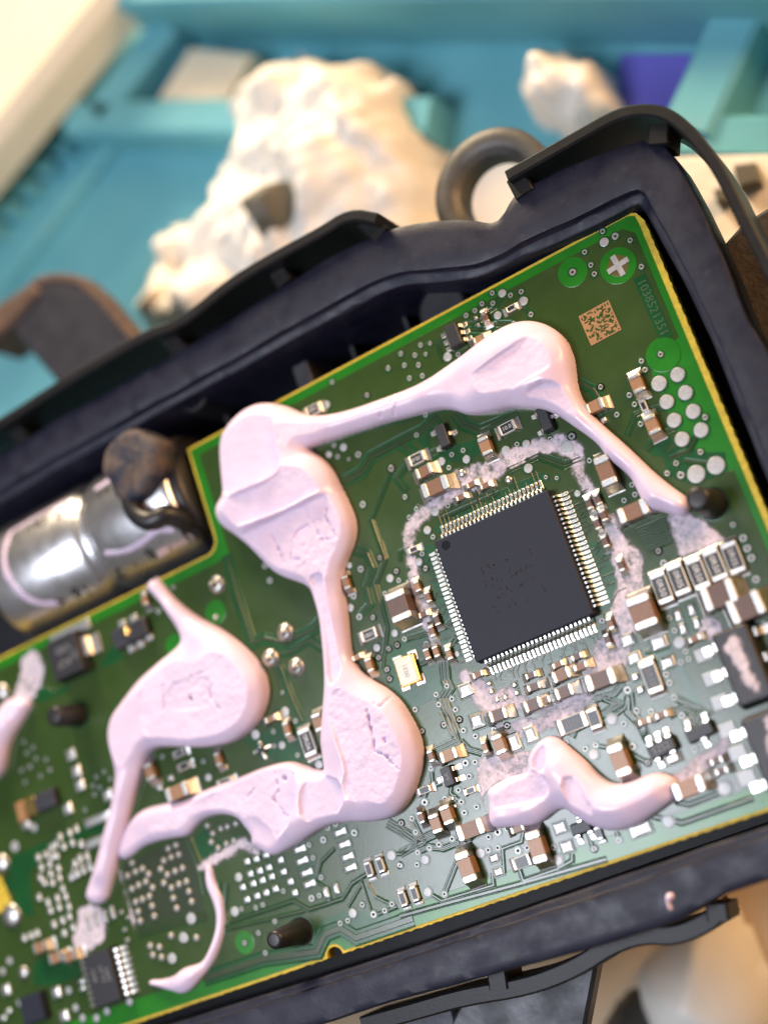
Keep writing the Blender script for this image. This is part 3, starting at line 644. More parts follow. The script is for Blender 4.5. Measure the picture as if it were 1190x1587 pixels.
chan(C32([(500, 570), (560, 560), (670, 490), (745, 540)]), 0.9, 1, lane=0.3); chan(C32([(500, 640), (545, 770), (580, 860), (630, 960)]), 0.9, 1)
chan(C34([(250, 890), (430, 830), (580, 780), (660, 825), (740, 800), (830, 770), (880, 690), (960, 640)]), 0.5, 1, lane=0.22)
chan(C34([(240, 690), (230, 840), (250, 890)]), 0.4, 1, lane=0.2); chan(C34([(200, 680), (200, 880), (240, 925), (640, 830)]), 0.4, 1, lane=0.2)
chan(C34([(960, 690), (1000, 760), (1080, 800)]), 0.4, 1, lane=0.2); chan(C34([(860, 810), (930, 690), (985, 860), (1110, 810)]), 0.4, 1, lane=0.2)
chan(C34([(700, 660), (720, 580), (790, 510)]), 0.5, 1, lane=0.22); chan(C34([(690, 680), (760, 720), (770, 790)]), 0.4, 1, lane=0.2)
chan(C34([(1060, 380), (1190, 455)]), 1.0, 4, lane=0.12); chan(C34([(1080, 540), (1130, 540), (1190, 490)]), 0.4, 1, lane=0.2)
chan(C34([(120, 1180), (420, 1080), (700, 1040), (740, 950), (820, 920), (900, 970), (1190, 870)]), 1.6, 1, lane=0.6)
chan(C35([(0, 690), (100, 760), (250, 690), (330, 640)]), 1.0, 3, lane=0.14); chan(C35([(90, 820), (170, 790), (250, 800), (400, 740), (440, 700)]), 0.7, 2, lane=0.14)
chan(C35([(245, 0), (310, 130), (330, 180), (200, 240)]), 0.9, 3, lane=0.16); chan(C35([(350, 180), (400, 230), (470, 250)]), 0.7, 2, lane=0.14)
chan(C35([(250, 1070), (330, 870)]), 0.6, 2, lane=0.14); chan(C35([(160, 1050), (240, 1100), (540, 1010), (530, 940)]), 0.4, 1, lane=0.2)
chan(C35([(680, 900), (710, 985), (900, 920), (990, 870), (990, 830)]), 0.45, 1, lane=0.22); chan(C35([(600, 940), (590, 800), (700, 760), (710, 700)]), 0.4, 1, lane=0.2)
chan(C35([(0, 1190), (250, 1120), (700, 1000), (1190, 860)]), 0.5, 1, lane=0.3); chan(C35([(180, 330), (190, 440), (240, 420)]), 0.5, 1, lane=0.2)
chan(C35([(300, 400), (290, 480), (350, 530)]), 0.5, 1, lane=0.2); chan(C35([(110, 600), (150, 480), (130, 440)]), 0.5, 1, lane=0.2); chan(C35([(60, 620), (130, 760), (0, 830)]), 0.8, 3, lane=0.14)
chan(C36([(360, 0), (360, 90), (440, 170), (470, 250)]), 0.9, 1); chan(C36([(200, 0), (300, 40), (200, 110), (40, 190), (20, 240)]), 0.8, 2, lane=0.14)
chan(C36([(600, 110), (700, 60), (760, 130), (730, 180)]), 0.8, 2, lane=0.16); chan(C36([(640, 10), (860, 100)]), 0.4, 1, lane=0.2)
chan(C36([(500, 710), (680, 750), (1100, 600)]), 0.5, 1, lane=0.22); chan(C36([(640, 625), (720, 640), (900, 570)]), 0.5, 1, lane=0.2); chan(C36([(290, 800), (302, 850)]), 0.4, 1, lane=0.2)
chan(C36([(110, 790), (150, 900)]), 0.4, 1, lane=0.2);  chan(C36([(150, 290), (250, 300), (320, 270)]), 0.4, 1, lane=0.2); chan(C36([(380, 340), (470, 390)]), 0.5, 1, lane=0.2)
chan(C26([(430, 740), (380, 800), (270, 830)]), 0.7, 2, lane=0.16); chan(C26([(540, 580), (600, 570), (670, 545)]), 0.4, 1, lane=0.2); chan(C26([(700, 820), (830, 880), (830, 950)]), 0.7, 2, lane=0.16)
chan(C26([(470, 790), (480, 880), (540, 980), (550, 1060)]), 0.5, 1, lane=0.2); chan(C26([(450, 800), (440, 870), (360, 935)]), 0.4, 1, lane=0.2)
chan(C33([(1090, 440), (1160, 620), (1190, 760)]), 0.7, 1, lane=0.3); chan(C33([(300, 1000), (330, 1100), (450, 1190)]), 0.5, 1); chan(C33([(800, 990), (1000, 930), (1190, 890)]), 1.0, 3, lane=0.16)
chan(C33([(0, 760), (300, 480), (700, 300)]), 1.2, 0); chan(C33([(200, 560), (520, 400), (680, 380)]), 0.8, 0)
gap_poly(C25([(150, 640), (330, 560), (540, 600), (500, 720), (520, 880), (460, 960), (300, 1030), (180, 910)]))
gap_poly(C25([(395, 10), (450, 20), (690, 700), (600, 700), (480, 560), (440, 240), (380, 110)]))
gap_poly(C23([(290, 880), (330, 800), (950, 520), (990, 560), (900, 620), (320, 900)]))
gap_poly(C26([(160, 0), (330, 0), (420, 180), (440, 320), (300, 370), (240, 250)]))
gap_poly(C26([(0, 610), (300, 440), (340, 480), (290, 520), (0, 680)]))
gap_poly(C26([(730, 330), (790, 330), (840, 470), (780, 500)])); gap_poly(C26([(560, 560), (690, 560), (700, 640), (560, 640)])); gap_poly(C26([(380, 800), (470, 790), (500, 940), (420, 900), (340, 860)]))
gap_poly(C26([(690, 660), (740, 640), (860, 900), (780, 870)])); gap_poly(C34([(60, 480), (120, 400), (200, 480), (330, 430), (220, 540), (140, 620)])); gap_poly(C34([(740, 870), (880, 820), (1190, 870), (900, 950), (820, 900), (720, 1000), (660, 960)]))
gap_poly(C34([(590, 590), (690, 560), (690, 690), (600, 640)]));  gap_poly(C32([(280, 1070), (520, 970), (620, 960), (720, 1190), (480, 1190)]))
gap_poly(C31([(150, 770), (220, 700), (300, 740), (380, 700), (370, 740), (220, 800)])); gap_poly(C31([(540, 600), (620, 480), (680, 560), (580, 610)]))
gap_poly(C33([(60, 560), (330, 430), (300, 480), (170, 600), (200, 900), (120, 870), (60, 700)])); gap_poly(C33([(200, 1160), (330, 1090), (450, 1130), (470, 1230), (330, 1290), (190, 1290)]))
gap_poly(C23([(180, 320), (260, 270), (270, 380), (520, 330), (560, 270), (640, 330), (520, 450), (300, 470)])); gap_poly(C15([(500, 860), (560, 800), (690, 730), (740, 800), (640, 840), (520, 890)]))
gap_poly(C24([(560, 560), (700, 470), (770, 540), (930, 540), (940, 640), (850, 700), (700, 720), (600, 680)])); gap_poly(C24([(470, 470), (600, 400), (620, 480), (560, 570), (500, 560)]))
gap_poly(C25([(1050, 740), (1190, 690), (1190, 720), (1090, 790)]))
P_ = polyUV(C33([(705, 590), (1085, 432), (1185, 885), (800, 985)])); mb = MB(); mb.prism(P_, -0.1, 0.047, ch=0.01); B('bare_chip_site', recalc(mb.mesh('bare_chip_site', mat('chip_site_mask', (0.017, 0.030, 0.009), (0.023, 0.038, 0.012), 3.0, 0.3))))
o = B('clearances', recalc(gaps.mesh('clearances', m_gap))); o['kind'] = 'stuff'
# ---- fan-out tracks of the big chip
for side in range(4):
    for k in range(25):
        a = (k - 12) * 0.5
        if random.random() < 0.25: continue
        L = random.choice([0.9, 1.2, 1.6, 2.2]); j = random.choice([-1, 0, 0, 1]) * 0.5
        pts = [(8.0, a), (8.0 + L * 0.5, a), (8.0 + L * 0.5 + abs(j), a + j), (8.0 + L + abs(j), a + j)]
        c_, s_ = math.cos(side * math.pi / 2), math.sin(side * math.pi / 2)
        tr.sweep(np.array([(x * c_ - y * s_, x * s_ + y * c_) for x, y in pts if True]) if j else np.array([(x * c_ - y * s_, x * s_ + y * c_) for x, y in (pts[0], pts[-1])]), 0.15, -0.1, TZ + random.uniform(0.005, 0.012), ch=0.03, wb=0.03)
o = B('copper_tracks', recalc(tr.mesh('copper_tracks', m_trace))); o['kind'] = 'stuff'

# ---- vias, test pads, green keep-out discs ----
def via_mesh(r, rh):
    mb = MB(); mb.lathe([(r + 0.16, -0.1), (r + 0.15, 0.092)], 18, 2)
    mb.lathe([(r, -0.05), (r, 0.11), (r - 0.03, 0.125), (rh + 0.03, 0.125), (rh, 0.11), (rh, 0.096)], 18, 0, cap=False)
    mb.disc(0, 0, 0.09, 0.098, rh, rh, 18, 1); return recalc(mb.mesh('via', [m_ring, m_hole_shade, m_gap]))  # flat dark disc paints the shade inside the via
V1, V2, V3 = via_mesh(0.28, 0.13), via_mesh(0.37, 0.15), via_mesh(0.22, 0.10)
def pad_round(r):
    mb = MB(); mb.lathe([(r + 0.14, -0.1), (r + 0.13, 0.088)], 24, 1); mb.lathe([(r, -0.05), (r, 0.10), (r * 0.95, 0.125), (r * 0.85, 0.14), (r * 0.4, 0.15), (r * 0.1, 0.152)], 24, 0)
    return recalc(mb.mesh('test_pad', [m_pad, m_gap]))
_pr = {}
vias = []
def via(L, me=V1):
    for p in L:
        x, y = UV(p[0], p[1]); m = me
        if len(p) > 2: m = {2: V2, 3: V3}[p[2]]
        B('via', m, (x, y, 0), random.uniform(0, 6))
def tps(L):
    for p in L:
        x, y = UV(p[0], p[1]); r = round(p[2] * 20) / 20
        if r not in _pr: _pr[r] = pad_round(r)
        B('test_pad', _pr[r], (x, y, 0), random.uniform(0, 6))
def sc(L, k): return [(a, b, c * k) for a, b, c in L]
via(C15([(207, 932), (265, 922, 3), (85, 985), (172, 995), (238, 988, 3), (108, 1057), (194, 1055), (138, 1137), (218, 1122), (8, 1075), (486, 750), (540, 720), (583, 678), (650, 675), (646, 612), (758, 626), (824, 604), (884, 744), (778, 800), (437, 990)]))
tps(sc(C15([(707, 614, 25), (838, 662, 27), (680, 750, 25), (373, 1005, 26)]), 1 / 3.967 / 13.5))
via(C14([(640, 572), (800, 633)]))
via(C16([(293, 206), (442, 254), (195, 318), (229, 388), (248, 437), (503, 398), (503, 910), (523, 957), (282, 1050), (438, 1095), (361, 232, 2)]))
tps(sc(C16([(301, 265, 25)]), 1 / 3.5 / 14))
tps(sc(C24([(541, 133, 45), (652, 80, 40), (698, 188, 40), (587, 242, 40), (744, 299, 40), (631, 352, 40), (791, 410, 40), (678, 464, 40), (880, 620, 50), (762, 672, 50)]), 1 / 3.839 / 14.3))
via(C24([(194, 155), (396, 257), (290, 318), (432, 374), (815, 334), (788, 540), (643, 607), (671, 678, 2), (590, 668), (128, 592), (22, 446, 2), (980, 973), (1041, 1053, 2), (1066, 1113, 2), (1090, 1170, 2), (538, 1130), (334, 828), (398, 793), (380, 735)]))
tps(sc(C26([(722, 530, 28), (367, 935, 27), (272, 1120, 25)]), 1 / 3.4 / 14))
via(C26([(612, 47), (640, 113, 2), (670, 400), (697, 467), (755, 577), (770, 617), (731, 633), (653, 698), (670, 742), (695, 818), (497, 888), (574, 893), (430, 958), (735, 915), (475, 1078, 2), (281, 1070), (228, 1090), (556, 1162), (802, 1092), (450, 780, 2), (1125, 197, 2), (1166, 433), (315, 415)]))
tps(sc(C36([(932, 543, 38), (597, 742, 33)]), 1 / 3.839 / 14)); via(C36([(302, 852), (157, 903), (475, 390), (410, 415)]))
tps(sc(C35([(145, 865, 25), (160, 1052, 25), (465, 825, 27), (910, 866, 27)]), 1 / 3.719 / 13.5))
via(C35([(127, 124), (254, 88), (343, 57), (366, 120), (435, 152), (617, 92), (538, 113), (378, 307, 2), (433, 302), (399, 383), (337, 463), (180, 338), (143, 533, 2), (259, 513), (354, 531), (441, 560), (371, 593), (70, 626), (9, 653), (91, 705), (226, 777), (170, 797), (103, 823), (99, 893), (301, 744), (510, 734), (563, 705, 2), (616, 685), (563, 795), (508, 808), (680, 812, 2), (732, 795), (882, 793), (257, 1062), (1116, 802), (3, 897), (956, 188)]))
tps(sc(C34([(1080, 548, 24), (883, 845, 22), (300, 660, 22), (280, 835, 25), (145, 148, 20), (710, 82, 22), (60, 870, 25), (22, 970, 25)]), 1 / 3.306 / 13.5))
via(C34([(733, 468, 2), (660, 493), (680, 560), (891, 432, 2), (722, 660), (673, 767, 2), (712, 753), (932, 800), (990, 850, 2), (1047, 830), (1084, 797), (820, 895), (858, 882), (424, 800), (388, 815), (315, 822), (485, 886), (402, 945), (437, 1047), (1122, 597), (528, 730), (756, 407), (795, 388), (1131, 382), (120, 65), (330, 995)]))
via(C31([(135, 1015), (185, 1045), (150, 1075), (200, 1105), (255, 1110), (165, 1150), (120, 1170), (275, 1165), (885, 1095), (863, 305, 2), (943, 175)]))
via(C33([(130, 50), (180, 30), (295, 50), (150, 120), (240, 85), (560, 90), (605, 60), (540, 140), (580, 150), (550, 190), (495, 280), (640, 100)]))
via(C32([(415, 63, 2), (443, 148, 2), (965, 82, 2), (1075, 18), (925, 238, 2), (957, 357, 2), (1036, 360), (1068, 592), (1127, 542), (1115, 661), (1133, 715), (1175, 520), (463, 1018), (590, 957), (468, 1100), (603, 1153), (515, 793, 3)]))
tps(sc(C32([(900, 60, 18), (905, 305, 22), (1058, 535, 22), (530, 905, 26), (360, 1035, 26), (512, 1097, 22)]), 1 / 3.719 / 13))
via(C23([(237, 172), (182, 295), (398, 415), (468, 390), (381, 497), (27, 502, 2), (111, 676), (181, 750), (137, 802), (374, 730), (740, 458), (826, 427), (798, 352), (1135, 303, 2), (1000, 320), (283, 922), (216, 1025), (237, 1117), (57, 1133), (152, 1103), (1042, 560, 3), (975, 555, 3)]))
tps(sc(C23([(335, 458, 23), (488, 445, 23), (295, 765, 26), (248, 880, 25), (195, 1075, 24), (868, 500, 27), (1105, 370, 40), (730, 390, 28), (855, 350, 25), (1170, 655, 18)]), 1 / 3.967 / 13.5))
via(C25([(115, 98), (217, 180), (232, 237), (146, 317), (396, 162), (267, 597), (222, 634), (170, 657), (400, 625), (109, 710), (160, 784), (176, 841), (527, 885), (461, 938), (558, 965), (477, 1000), (332, 1030), (580, 1030), (603, 1092), (508, 1123), (375, 1163), (897, 1128), (818, 1153), (368, 350, 3), (345, 413, 3), (73, 466), (332, 215, 3), (287, 247, 3)]))
tps(sc(C25([(178, 224, 23), (207, 562, 22), (97, 652, 22), (590, 690, 16)]), 1 / 3.967 / 13.3))
via(C22([(989, 52), (787, 358), (809, 428), (877, 443, 3), (935, 415, 2), (1137, 500, 2), (963, 722, 2)]))
tps(sc(C22([(740, 108, 23), (844, 370, 23), (754, 415, 20)]), 1 / 3.967 / 13))
def ball_mesh(r):
    mb = MB(); mb.lathe([(r, 0.0), (r, 0.05), (r * 0.9, 0.16), (r * 0.6, 0.25), (r * 0.2, 0.28)], 16); return recalc(mb.mesh('land', m_ring, True))
LAND = ball_mesh(0.42)
for p in C33([(765, 585), (825, 620), (785, 637), (740, 660), (860, 652), (845, 695), (803, 715), (765, 737), (883, 730), (865, 780), (825, 797), (787, 812), (880, 835), (800, 868), (893, 893), (812, 922), (1017, 482), (973, 502), (1033, 537), (990, 553), (948, 573),
              (930, 622), (1055, 617), (1013, 635), (968, 655), (948, 703), (1078, 695), (1035, 710), (992, 732), (1092, 752), (1003, 790), (1108, 810), (1022, 848), (870, 1065), (922, 1072), (885, 1117), (935, 1130), (990, 1005), (1135, 1017)]):
    x, y = UV(*p); B('land', LAND, (x, y, 0.02))
for p in C34([(140, 395), (167, 435), (160, 480), (243, 400), (285, 385), (210, 410), (195, 512), (237, 490), (275, 475)]):
    x, y = UV(*p); B('land', LAND, (x, y, 0.02))
tps(sc(C33([(1105, 905, 30), (1060, 1015, 28), (995, 1135, 28), (90, 490, 30), (200, 380, 26)]), 1 / 3.719 / 12.5))
def disc_obj(p, r, name='keepout_disc', m=None, z=0.06):
    x, y = UV(*p); mb = MB(); mb.lathe([(r + 0.03, -0.1), (r + 0.02, z - 0.01), (r - 0.02, z)], 40); return B(name, recalc(mb.mesh(name, m or m_edge)), (x, y, 0))
for p, r in ((C16([(130, 427)])[0], 1.62), (C16([(376, 392)])[0], 1.95), (C16([(620, 875)])[0], 1.78), (C34([(330, 995)])[0], 1.25), (C32([(130, 330)])[0], 1.4), (C31([(950, 490)])[0], 1.3)): disc_obj(p, r)
p = C16([(376, 392)])[0]; disc_obj(p, 1.12, 'fiducial_ring', mat('fiducial_base', (0.10, 0.075, 0.012), rough=0.4), 0.072)
x, y = UV(*p); mb = MB(); w, l = 0.30, 1.25
mb.prism(np.array([(-w, -l), (w, -l), (w, -w), (l, -w), (l, w), (w, w), (w, l), (-w, l), (-w, w), (-l, w), (-l, -w), (-w, -w)]), 0.0, 0.14, ch=0.02); B('fiducial_cross', recalc(mb.mesh('fiducial_cross', m_pad)), (x, y, 0), 0.12)
via(C16([(130, 427, 2), (607, 873)]))
# part number in the green strip
a = polyUV(C16([(490, 448), (640, 790)])); d = a[1] - a[0]; ang = math.atan2(d[1], d[0])
mb = MB(); mb.sweep(a, 1.35, -0.1, 0.058, ch=0.01); B('number_strip', recalc(mb.mesh('number_strip', m_gap)))
m_etch = mat('mask_over_lettering', (0.06, 0.11, 0.05), rough=0.3)
B('part_number', text_mesh('1038521351', 1.32, m_etch, 0.02), ((a[0][0] + a[1][0]) / 2, (a[0][1] + a[1][1]) / 2, 0.075), ang)
# bare copper square mottled with dark cells
q = polyUV(C16([(160, 662), (325, 578), (395, 742), (232, 830)])); cq = q.mean(0); sz = 3.55
mb = MB(); mb.prism(np.array([(-sz / 2, -sz / 2), (sz / 2, -sz / 2), (sz / 2, sz / 2), (-sz / 2, sz / 2)]), 0, 0.07, ch=0.01); B('copper_patch', recalc(mb.mesh('copper_patch', m_copper)), (cq[0], cq[1], 0), 0.03)
mb = MB(); N = 23; cs = sz / N
for i in range(1, N - 1):
    for j in range(1, N - 1):
        if vnoise(np.array([i * 0.83]), np.array([j * 0.83]), 91)[0] + 0.35 * random.random() > 0.72:
            cx, cy = -sz / 2 + (i + 0.5) * cs, -sz / 2 + (j + 0.5) * cs; mb.prism(np.array([(cx - cs / 2, cy - cs / 2), (cx + cs / 2, cy - cs / 2), (cx + cs / 2, cy + cs / 2), (cx - cs / 2, cy + cs / 2)]), 0.05, 0.078)
o = B('patch_cells', recalc(mb.mesh('patch_cells', m_pour)), (cq[0], cq[1], 0), 0.03); o['kind'] = 'stuff'
# dark discs painted for the shade in the holes round the locating pins
for (px_, py_), rr in zip(pin_uv, (1.6, 1.5, 1.6)):
    mb = MB(); mb.lathe([(rr + 0.16, -0.1), (rr + 0.15, 0.062), (rr + 0.12, 0.066)], 36, 0); mb.disc(0, 0, 0.0, 0.074, rr, rr, 36, 1); B('pin_hole_shade', recalc(mb.mesh('pin_hole_shade', [m_gap, m_hole_shade])), (px_ + 0.15, py_, 0))

# ---- components ----
SIZES = {'0402': (1.0, 0.52, 0.5), '0603': (1.6, 0.82, 0.75), '0805': (2.05, 1.25, 1.05), '1206': (3.2, 1.65, 1.45), '1210': (3.3, 2.4, 1.9), 'b': (1.25, 0.68, 0.6)}
_c = {}
def cap_meshes(sz, m):
    key = (sz, m.name)
    if key in _c: return _c[key]
    L, W, H = SIZES[sz]; t = L * 0.24; e = 0.035
    mb = MB(); mb.cbox(0, 0, 0.10, L - 2 * t + 0.1, W - 2 * e, H - e, 0.04); body = recalc(mb.mesh('chip_capacitor', m))
    mb = MB(); mb.cbox(0, 0, 0.06, t, W, H + 0.05, min(0.10, t * 0.25)); term = recalc(mb.mesh('terminal', m_tin, False))
    fl = 0.50 * (H ** 0.5) + 0.20; pw = W / 2 + 0.14
    mb = MB(); prof_ = [(0, 0.0, pw), (0, H * 0.90, W / 2 - 0.04), (fl * 0.45, H * 0.45, W / 2 + 0.02), (fl * 0.85, 0.15, pw - 0.03), (fl, 0.11, pw), (fl, 0.0, pw)]
    vs = [(x, s * w, z) for x, z, w in prof_ for s in (-1, 1)]; n = len(prof_); fs = [[2 * i, 2 * i + 1, 2 * ((i + 1) % n) + 1, 2 * ((i + 1) % n)] for i in range(n)]
    fs += [[2 * i for i in range(n)], [2 * i + 1 for i in range(n)][::-1]]; mb.add(vs, fs); jt = recalc(mb.mesh('solder_joint', m_tin, False))
    _c[key] = (body, term, jt, L, W, H, t); return _c[key]
def joints(o, term, jt, L, t):
    for s in (1, -1):
        obj('terminal', term, o, (s * (L / 2 - t / 2), 0, 0)); obj('solder_joint', jt, o, (s * (L / 2 - 0.03), 0, -0.01), 0 if s > 0 else math.pi)
def cap(px, py, ori, sz, m=m_mlcc, dr=0.0):
    body, term, jt, L, W, H, t = cap_meshes(sz, m); x, y = UV(px, py, H * 0.8)
    o = B('chip_capacitor', body, (x, y, 0.04), (0 if ori == 'u' else math.pi / 2) + math.radians(random.uniform(-2, 2) + dr)); joints(o, term, jt, L, t); return o
def res_meshes(sz):
    key = ('R', sz)
    if key in _c: return _c[key]
    L, W, H = SIZES[sz]; H = {'0402': 0.36, '0603': 0.45, '0805': 0.55, '1206': 0.6, 'b': 0.42}.get(sz, 0.6); t = L * 0.16
    mb = MB(); mb.cbox(0, 0, 0.08, L - 2 * t + 0.1, W - 0.06, H - 0.06, 0.03); body = recalc(mb.mesh('resistor', m_alum))
    mb = MB(); mb.cbox(0, 0, H - 0.02, L - 2 * t - 0.04, W - 0.24, 0.06, 0.02); coat = recalc(mb.mesh('coating', m_glass))
    mb = MB(); mb.cbox(0, 0, 0.05, t, W, H + 0.02, min(0.07, t * 0.25)); term = recalc(mb.mesh('terminal', m_tin))
    fl = 0.5; pw = W / 2 + 0.12
    mb = MB(); prof_ = [(0, 0.0, pw), (0, H * 0.8, W / 2 - 0.03), (fl * 0.35, H * 0.4, W / 2 + 0.02), (fl * 0.7, 0.15, pw - 0.03), (fl, 0.11, pw), (fl, 0, pw)]
    vs = [(x, s * w, z) for x, z, w in prof_ for s in (-1, 1)]; n = len(prof_); fs = [[2 * i, 2 * i + 1, 2 * ((i + 1) % n) + 1, 2 * ((i + 1) % n)] for i in range(n)]
    fs += [[2 * i for i in range(n)], [2 * i + 1 for i in range(n)][::-1]]; mb.add(vs, fs); jt = recalc(mb.mesh('solder_joint', m_tin))
    _c[key] = (body, coat, term, jt, L, W, H, t); return _c[key]
def res(px, py, ori, sz, txt=None, flip=False, ink=None):
    body, coat, term, jt, L, W, H, t = res_meshes(sz); x, y = UV(px, py, H)
    o = B('resistor', body, (x, y, 0.04), (0 if ori == 'u' else math.pi / 2) + (math.pi if flip else 0) + math.radians(random.uniform(-1.5, 1.5)))
    obj('coating', coat, o); joints(o, term, jt, L, t)
    if txt: obj('marking', text_mesh(txt, W * 0.52, ink or m_ink, 0.006, 0.0), o, (0, 0, H + 0.052))
    return o
def pad(px, py, ori, l, w, h=0.22, name='solder_pad', m=None):
    x, y = UV(px, py, h * 0.5); mb = MB(); mb.cbox(0, 0, -0.05, l + 0.24, w + 0.24, 0.15, 0.03, 1)
    def oc(a, b, z, c): return [(-a + c, -b, z), (a - c, -b, z), (a, -b + c, z), (a, b - c, z), (a - c, b, z), (-a + c, b, z), (-a, b - c, z), (-a, -b + c, z)]
    mb.rings([oc(l / 2, w / 2, 0, .05), oc(l / 2, w / 2, 0.12, .06), oc(l * .42, w * .42, h * .8, .08), oc(l * .25, w * .25, h, .08)], 0)
    return B(name, recalc(mb.mesh(name, [m or m_tin, m_gap], False)), (x, y, 0), (0 if ori == 'u' else math.pi / 2) + math.radians(random.uniform(-2, 2)))
_lead = {}
def lead_mesh(z1, out, w, foot, th=0.14):
    """gull wing lead running out along +x from the body side"""
    key = (z1, out, w, foot)
    if key in _lead: return _lead[key]
    cl = [(-0.15, z1), (out * 0.22, z1), (out * 0.36, z1 - 0.06), (out * 0.52, 0.30), (out * 0.62, 0.20), (out, 0.18), (out + foot, 0.17)]
    mb = MB(); rings = []
    for i, (x, z) in enumerate(cl):
        a = cl[max(i - 1, 0)]; b = cl[min(i + 1, len(cl) - 1)]; t = np.array([b[0] - a[0], b[1] - a[1]]); t = t / np.linalg.norm(t); nn = np.array([-t[1], t[0]]) * th / 2
        rings.append([(x + nn[0], -w / 2 + .02, z + nn[1]), (x + nn[0], w / 2 - .02, z + nn[1]), (x - nn[0], w / 2, z - nn[1]), (x - nn[0], -w / 2, z - nn[1])])
    mb.rings(rings, 0); mb.cbox(out * 0.72 + foot * 0.5 + 0.08, 0, 0.02, out * 0.5 + foot + 0.25, w + 0.06, 0.10, 0.02, 0)
    _lead[key] = recalc(mb.mesh('lead', m_brass)); return _lead[key]
def package(name, px, py, L, W, H, rz, leads, m=m_epoxy2, txt=None, txrot=0.0, tsize=0.6, lw=0.4, out=0.6, foot=0.1, z1=None, ch=0.08, z0=0.12, draft=0.1):
    """leads: list of (side, offset) with side in 'x+','x-','y+','y-'"""
    x, y = UV(px, py, H); mb = MB(); mb.cbox(0, 0, z0, L, W, H - z0, ch, 0, draft); o = B(name, recalc(mb.mesh(name, m)), (x, y, 0.03), rz)
    lm = lead_mesh(z1 or H * 0.5, out, lw, foot)
    for sd, off in leads:
        r = {'x+': 0, 'y+': math.pi / 2, 'x-': math.pi, 'y-': -math.pi / 2}[sd]; h = (L if sd[0] == 'x' else W) / 2 - draft * 0.5
        c = {'x+': (h, off), 'x-': (-h, off), 'y+': (off, h), 'y-': (off, -h)}[sd]; obj('lead', lm, o, (c[0], c[1], 0), r)
    if txt:
        for t_, ox, oy in txt: obj('marking', text_mesh(t_, tsize, m_laser, 0.006), o, (ox, oy, H + 0.004), txrot)
    return o
PI = math.pi
# main microcontroller
x, y = 0.0, 0.0
mb = MB(); mb.cbox(0, 0, 0.12, 14, 14, 1.40, 0.10, 0, 0.12); chip = B('quad_flat_chip', recalc(mb.mesh('quad_flat_chip', m_epoxy)), (0, 0, 0))
chip['label'] = 'large square black quad flat chip with fine leads on all four sides'
lm = lead_mesh(0.85, 1.25, 0.25, 0.15, 0.14)
for s in range(4):
    for k in range(25):
        a = (k - 12) * 0.505; h = 6.93; r = s * PI / 2; obj('lead', lm, chip, (h * math.cos(r) - a * math.sin(r), h * math.sin(r) + a * math.cos(r), 0), r)
px0 = UV(691, 845, 1.5); mb = MB(); mb.lathe([(0.52, 0), (0.50, 0.012), (0.42, 0.008), (0.2, 0.006)], 24); obj('index_dot', recalc(mb.mesh('index_dot', mat('index_dot_black', (0.002, 0.002, 0.003), rough=0.5, spec=0.15), True)), chip, (px0[0], px0[1], 1.522))
for yy in (1.8, 0.3, -1.2, -2.6):          # worn, unreadable print: only stubs of strokes are left
    mb = MB()
    for k in range(9):
        if random.random() < 0.35: continue
        for _ in range(3):
            a = np.array([-2.8 + k * 0.72 + random.uniform(-.2, .2), yy + random.uniform(-.4, .4)]); b = a + np.array([random.uniform(-.25, .25), random.uniform(-.3, .3)]); mb.sweep(np.array([a, b]), 0.12, 0.0, 0.004, ch=0.001)
    obj('marking', recalc(mb.mesh('marking', m_laser2)), chip, (0, 0, 1.523))
# upper right area
package('small_chip', *C15([(402, 870)])[0], 1.6, 2.7, 1.1, 0, [('x+', .85), ('x+', 0), ('x+', -.85), ('x-', .85), ('x-', 0), ('x-', -.85)], lw=0.42, out=0.6)
res(*C15([(760, 705)])[0], 'u', 'b'); cap(*C15([(603, 765)])[0], 'v', 'b', m_mlcc3); cap(*C15([(568, 895)])[0], 'u', '0603', m_mlcc2); pad(*C15([(545, 768)])[0], 'u', .45, .5, .3); pad(*C15([(562, 810)])[0], 'u', .45, .5, .3)
cap(*C24([(410, 135)])[0], 'v', '0805', m_mlcc2); cap(*C24([(500, 380)])[0], 'v', '0805', m_mlcc2); res(*C24([(448, 265)])[0], 'v', 'b'); cap(*C24([(160, 270)])[0], 'u', '0805', m_mlcc2)
cap(*C24([(225, 655)])[0], 'v', '1206', m_mlcc); cap(*C24([(390, 895)])[0], 'u', '1206', m_mlcc)
for p in C24([(125, 850), (178, 825), (210, 920), (172, 970), (220, 1075)]): cap(*p, 'v', 'b', m_mlcc3)
pad(*C24([(212, 350)])[0], 'u', .7, .7, .4)
res(*C22([(655, 140)])[0], 'u', '0805', '1001')
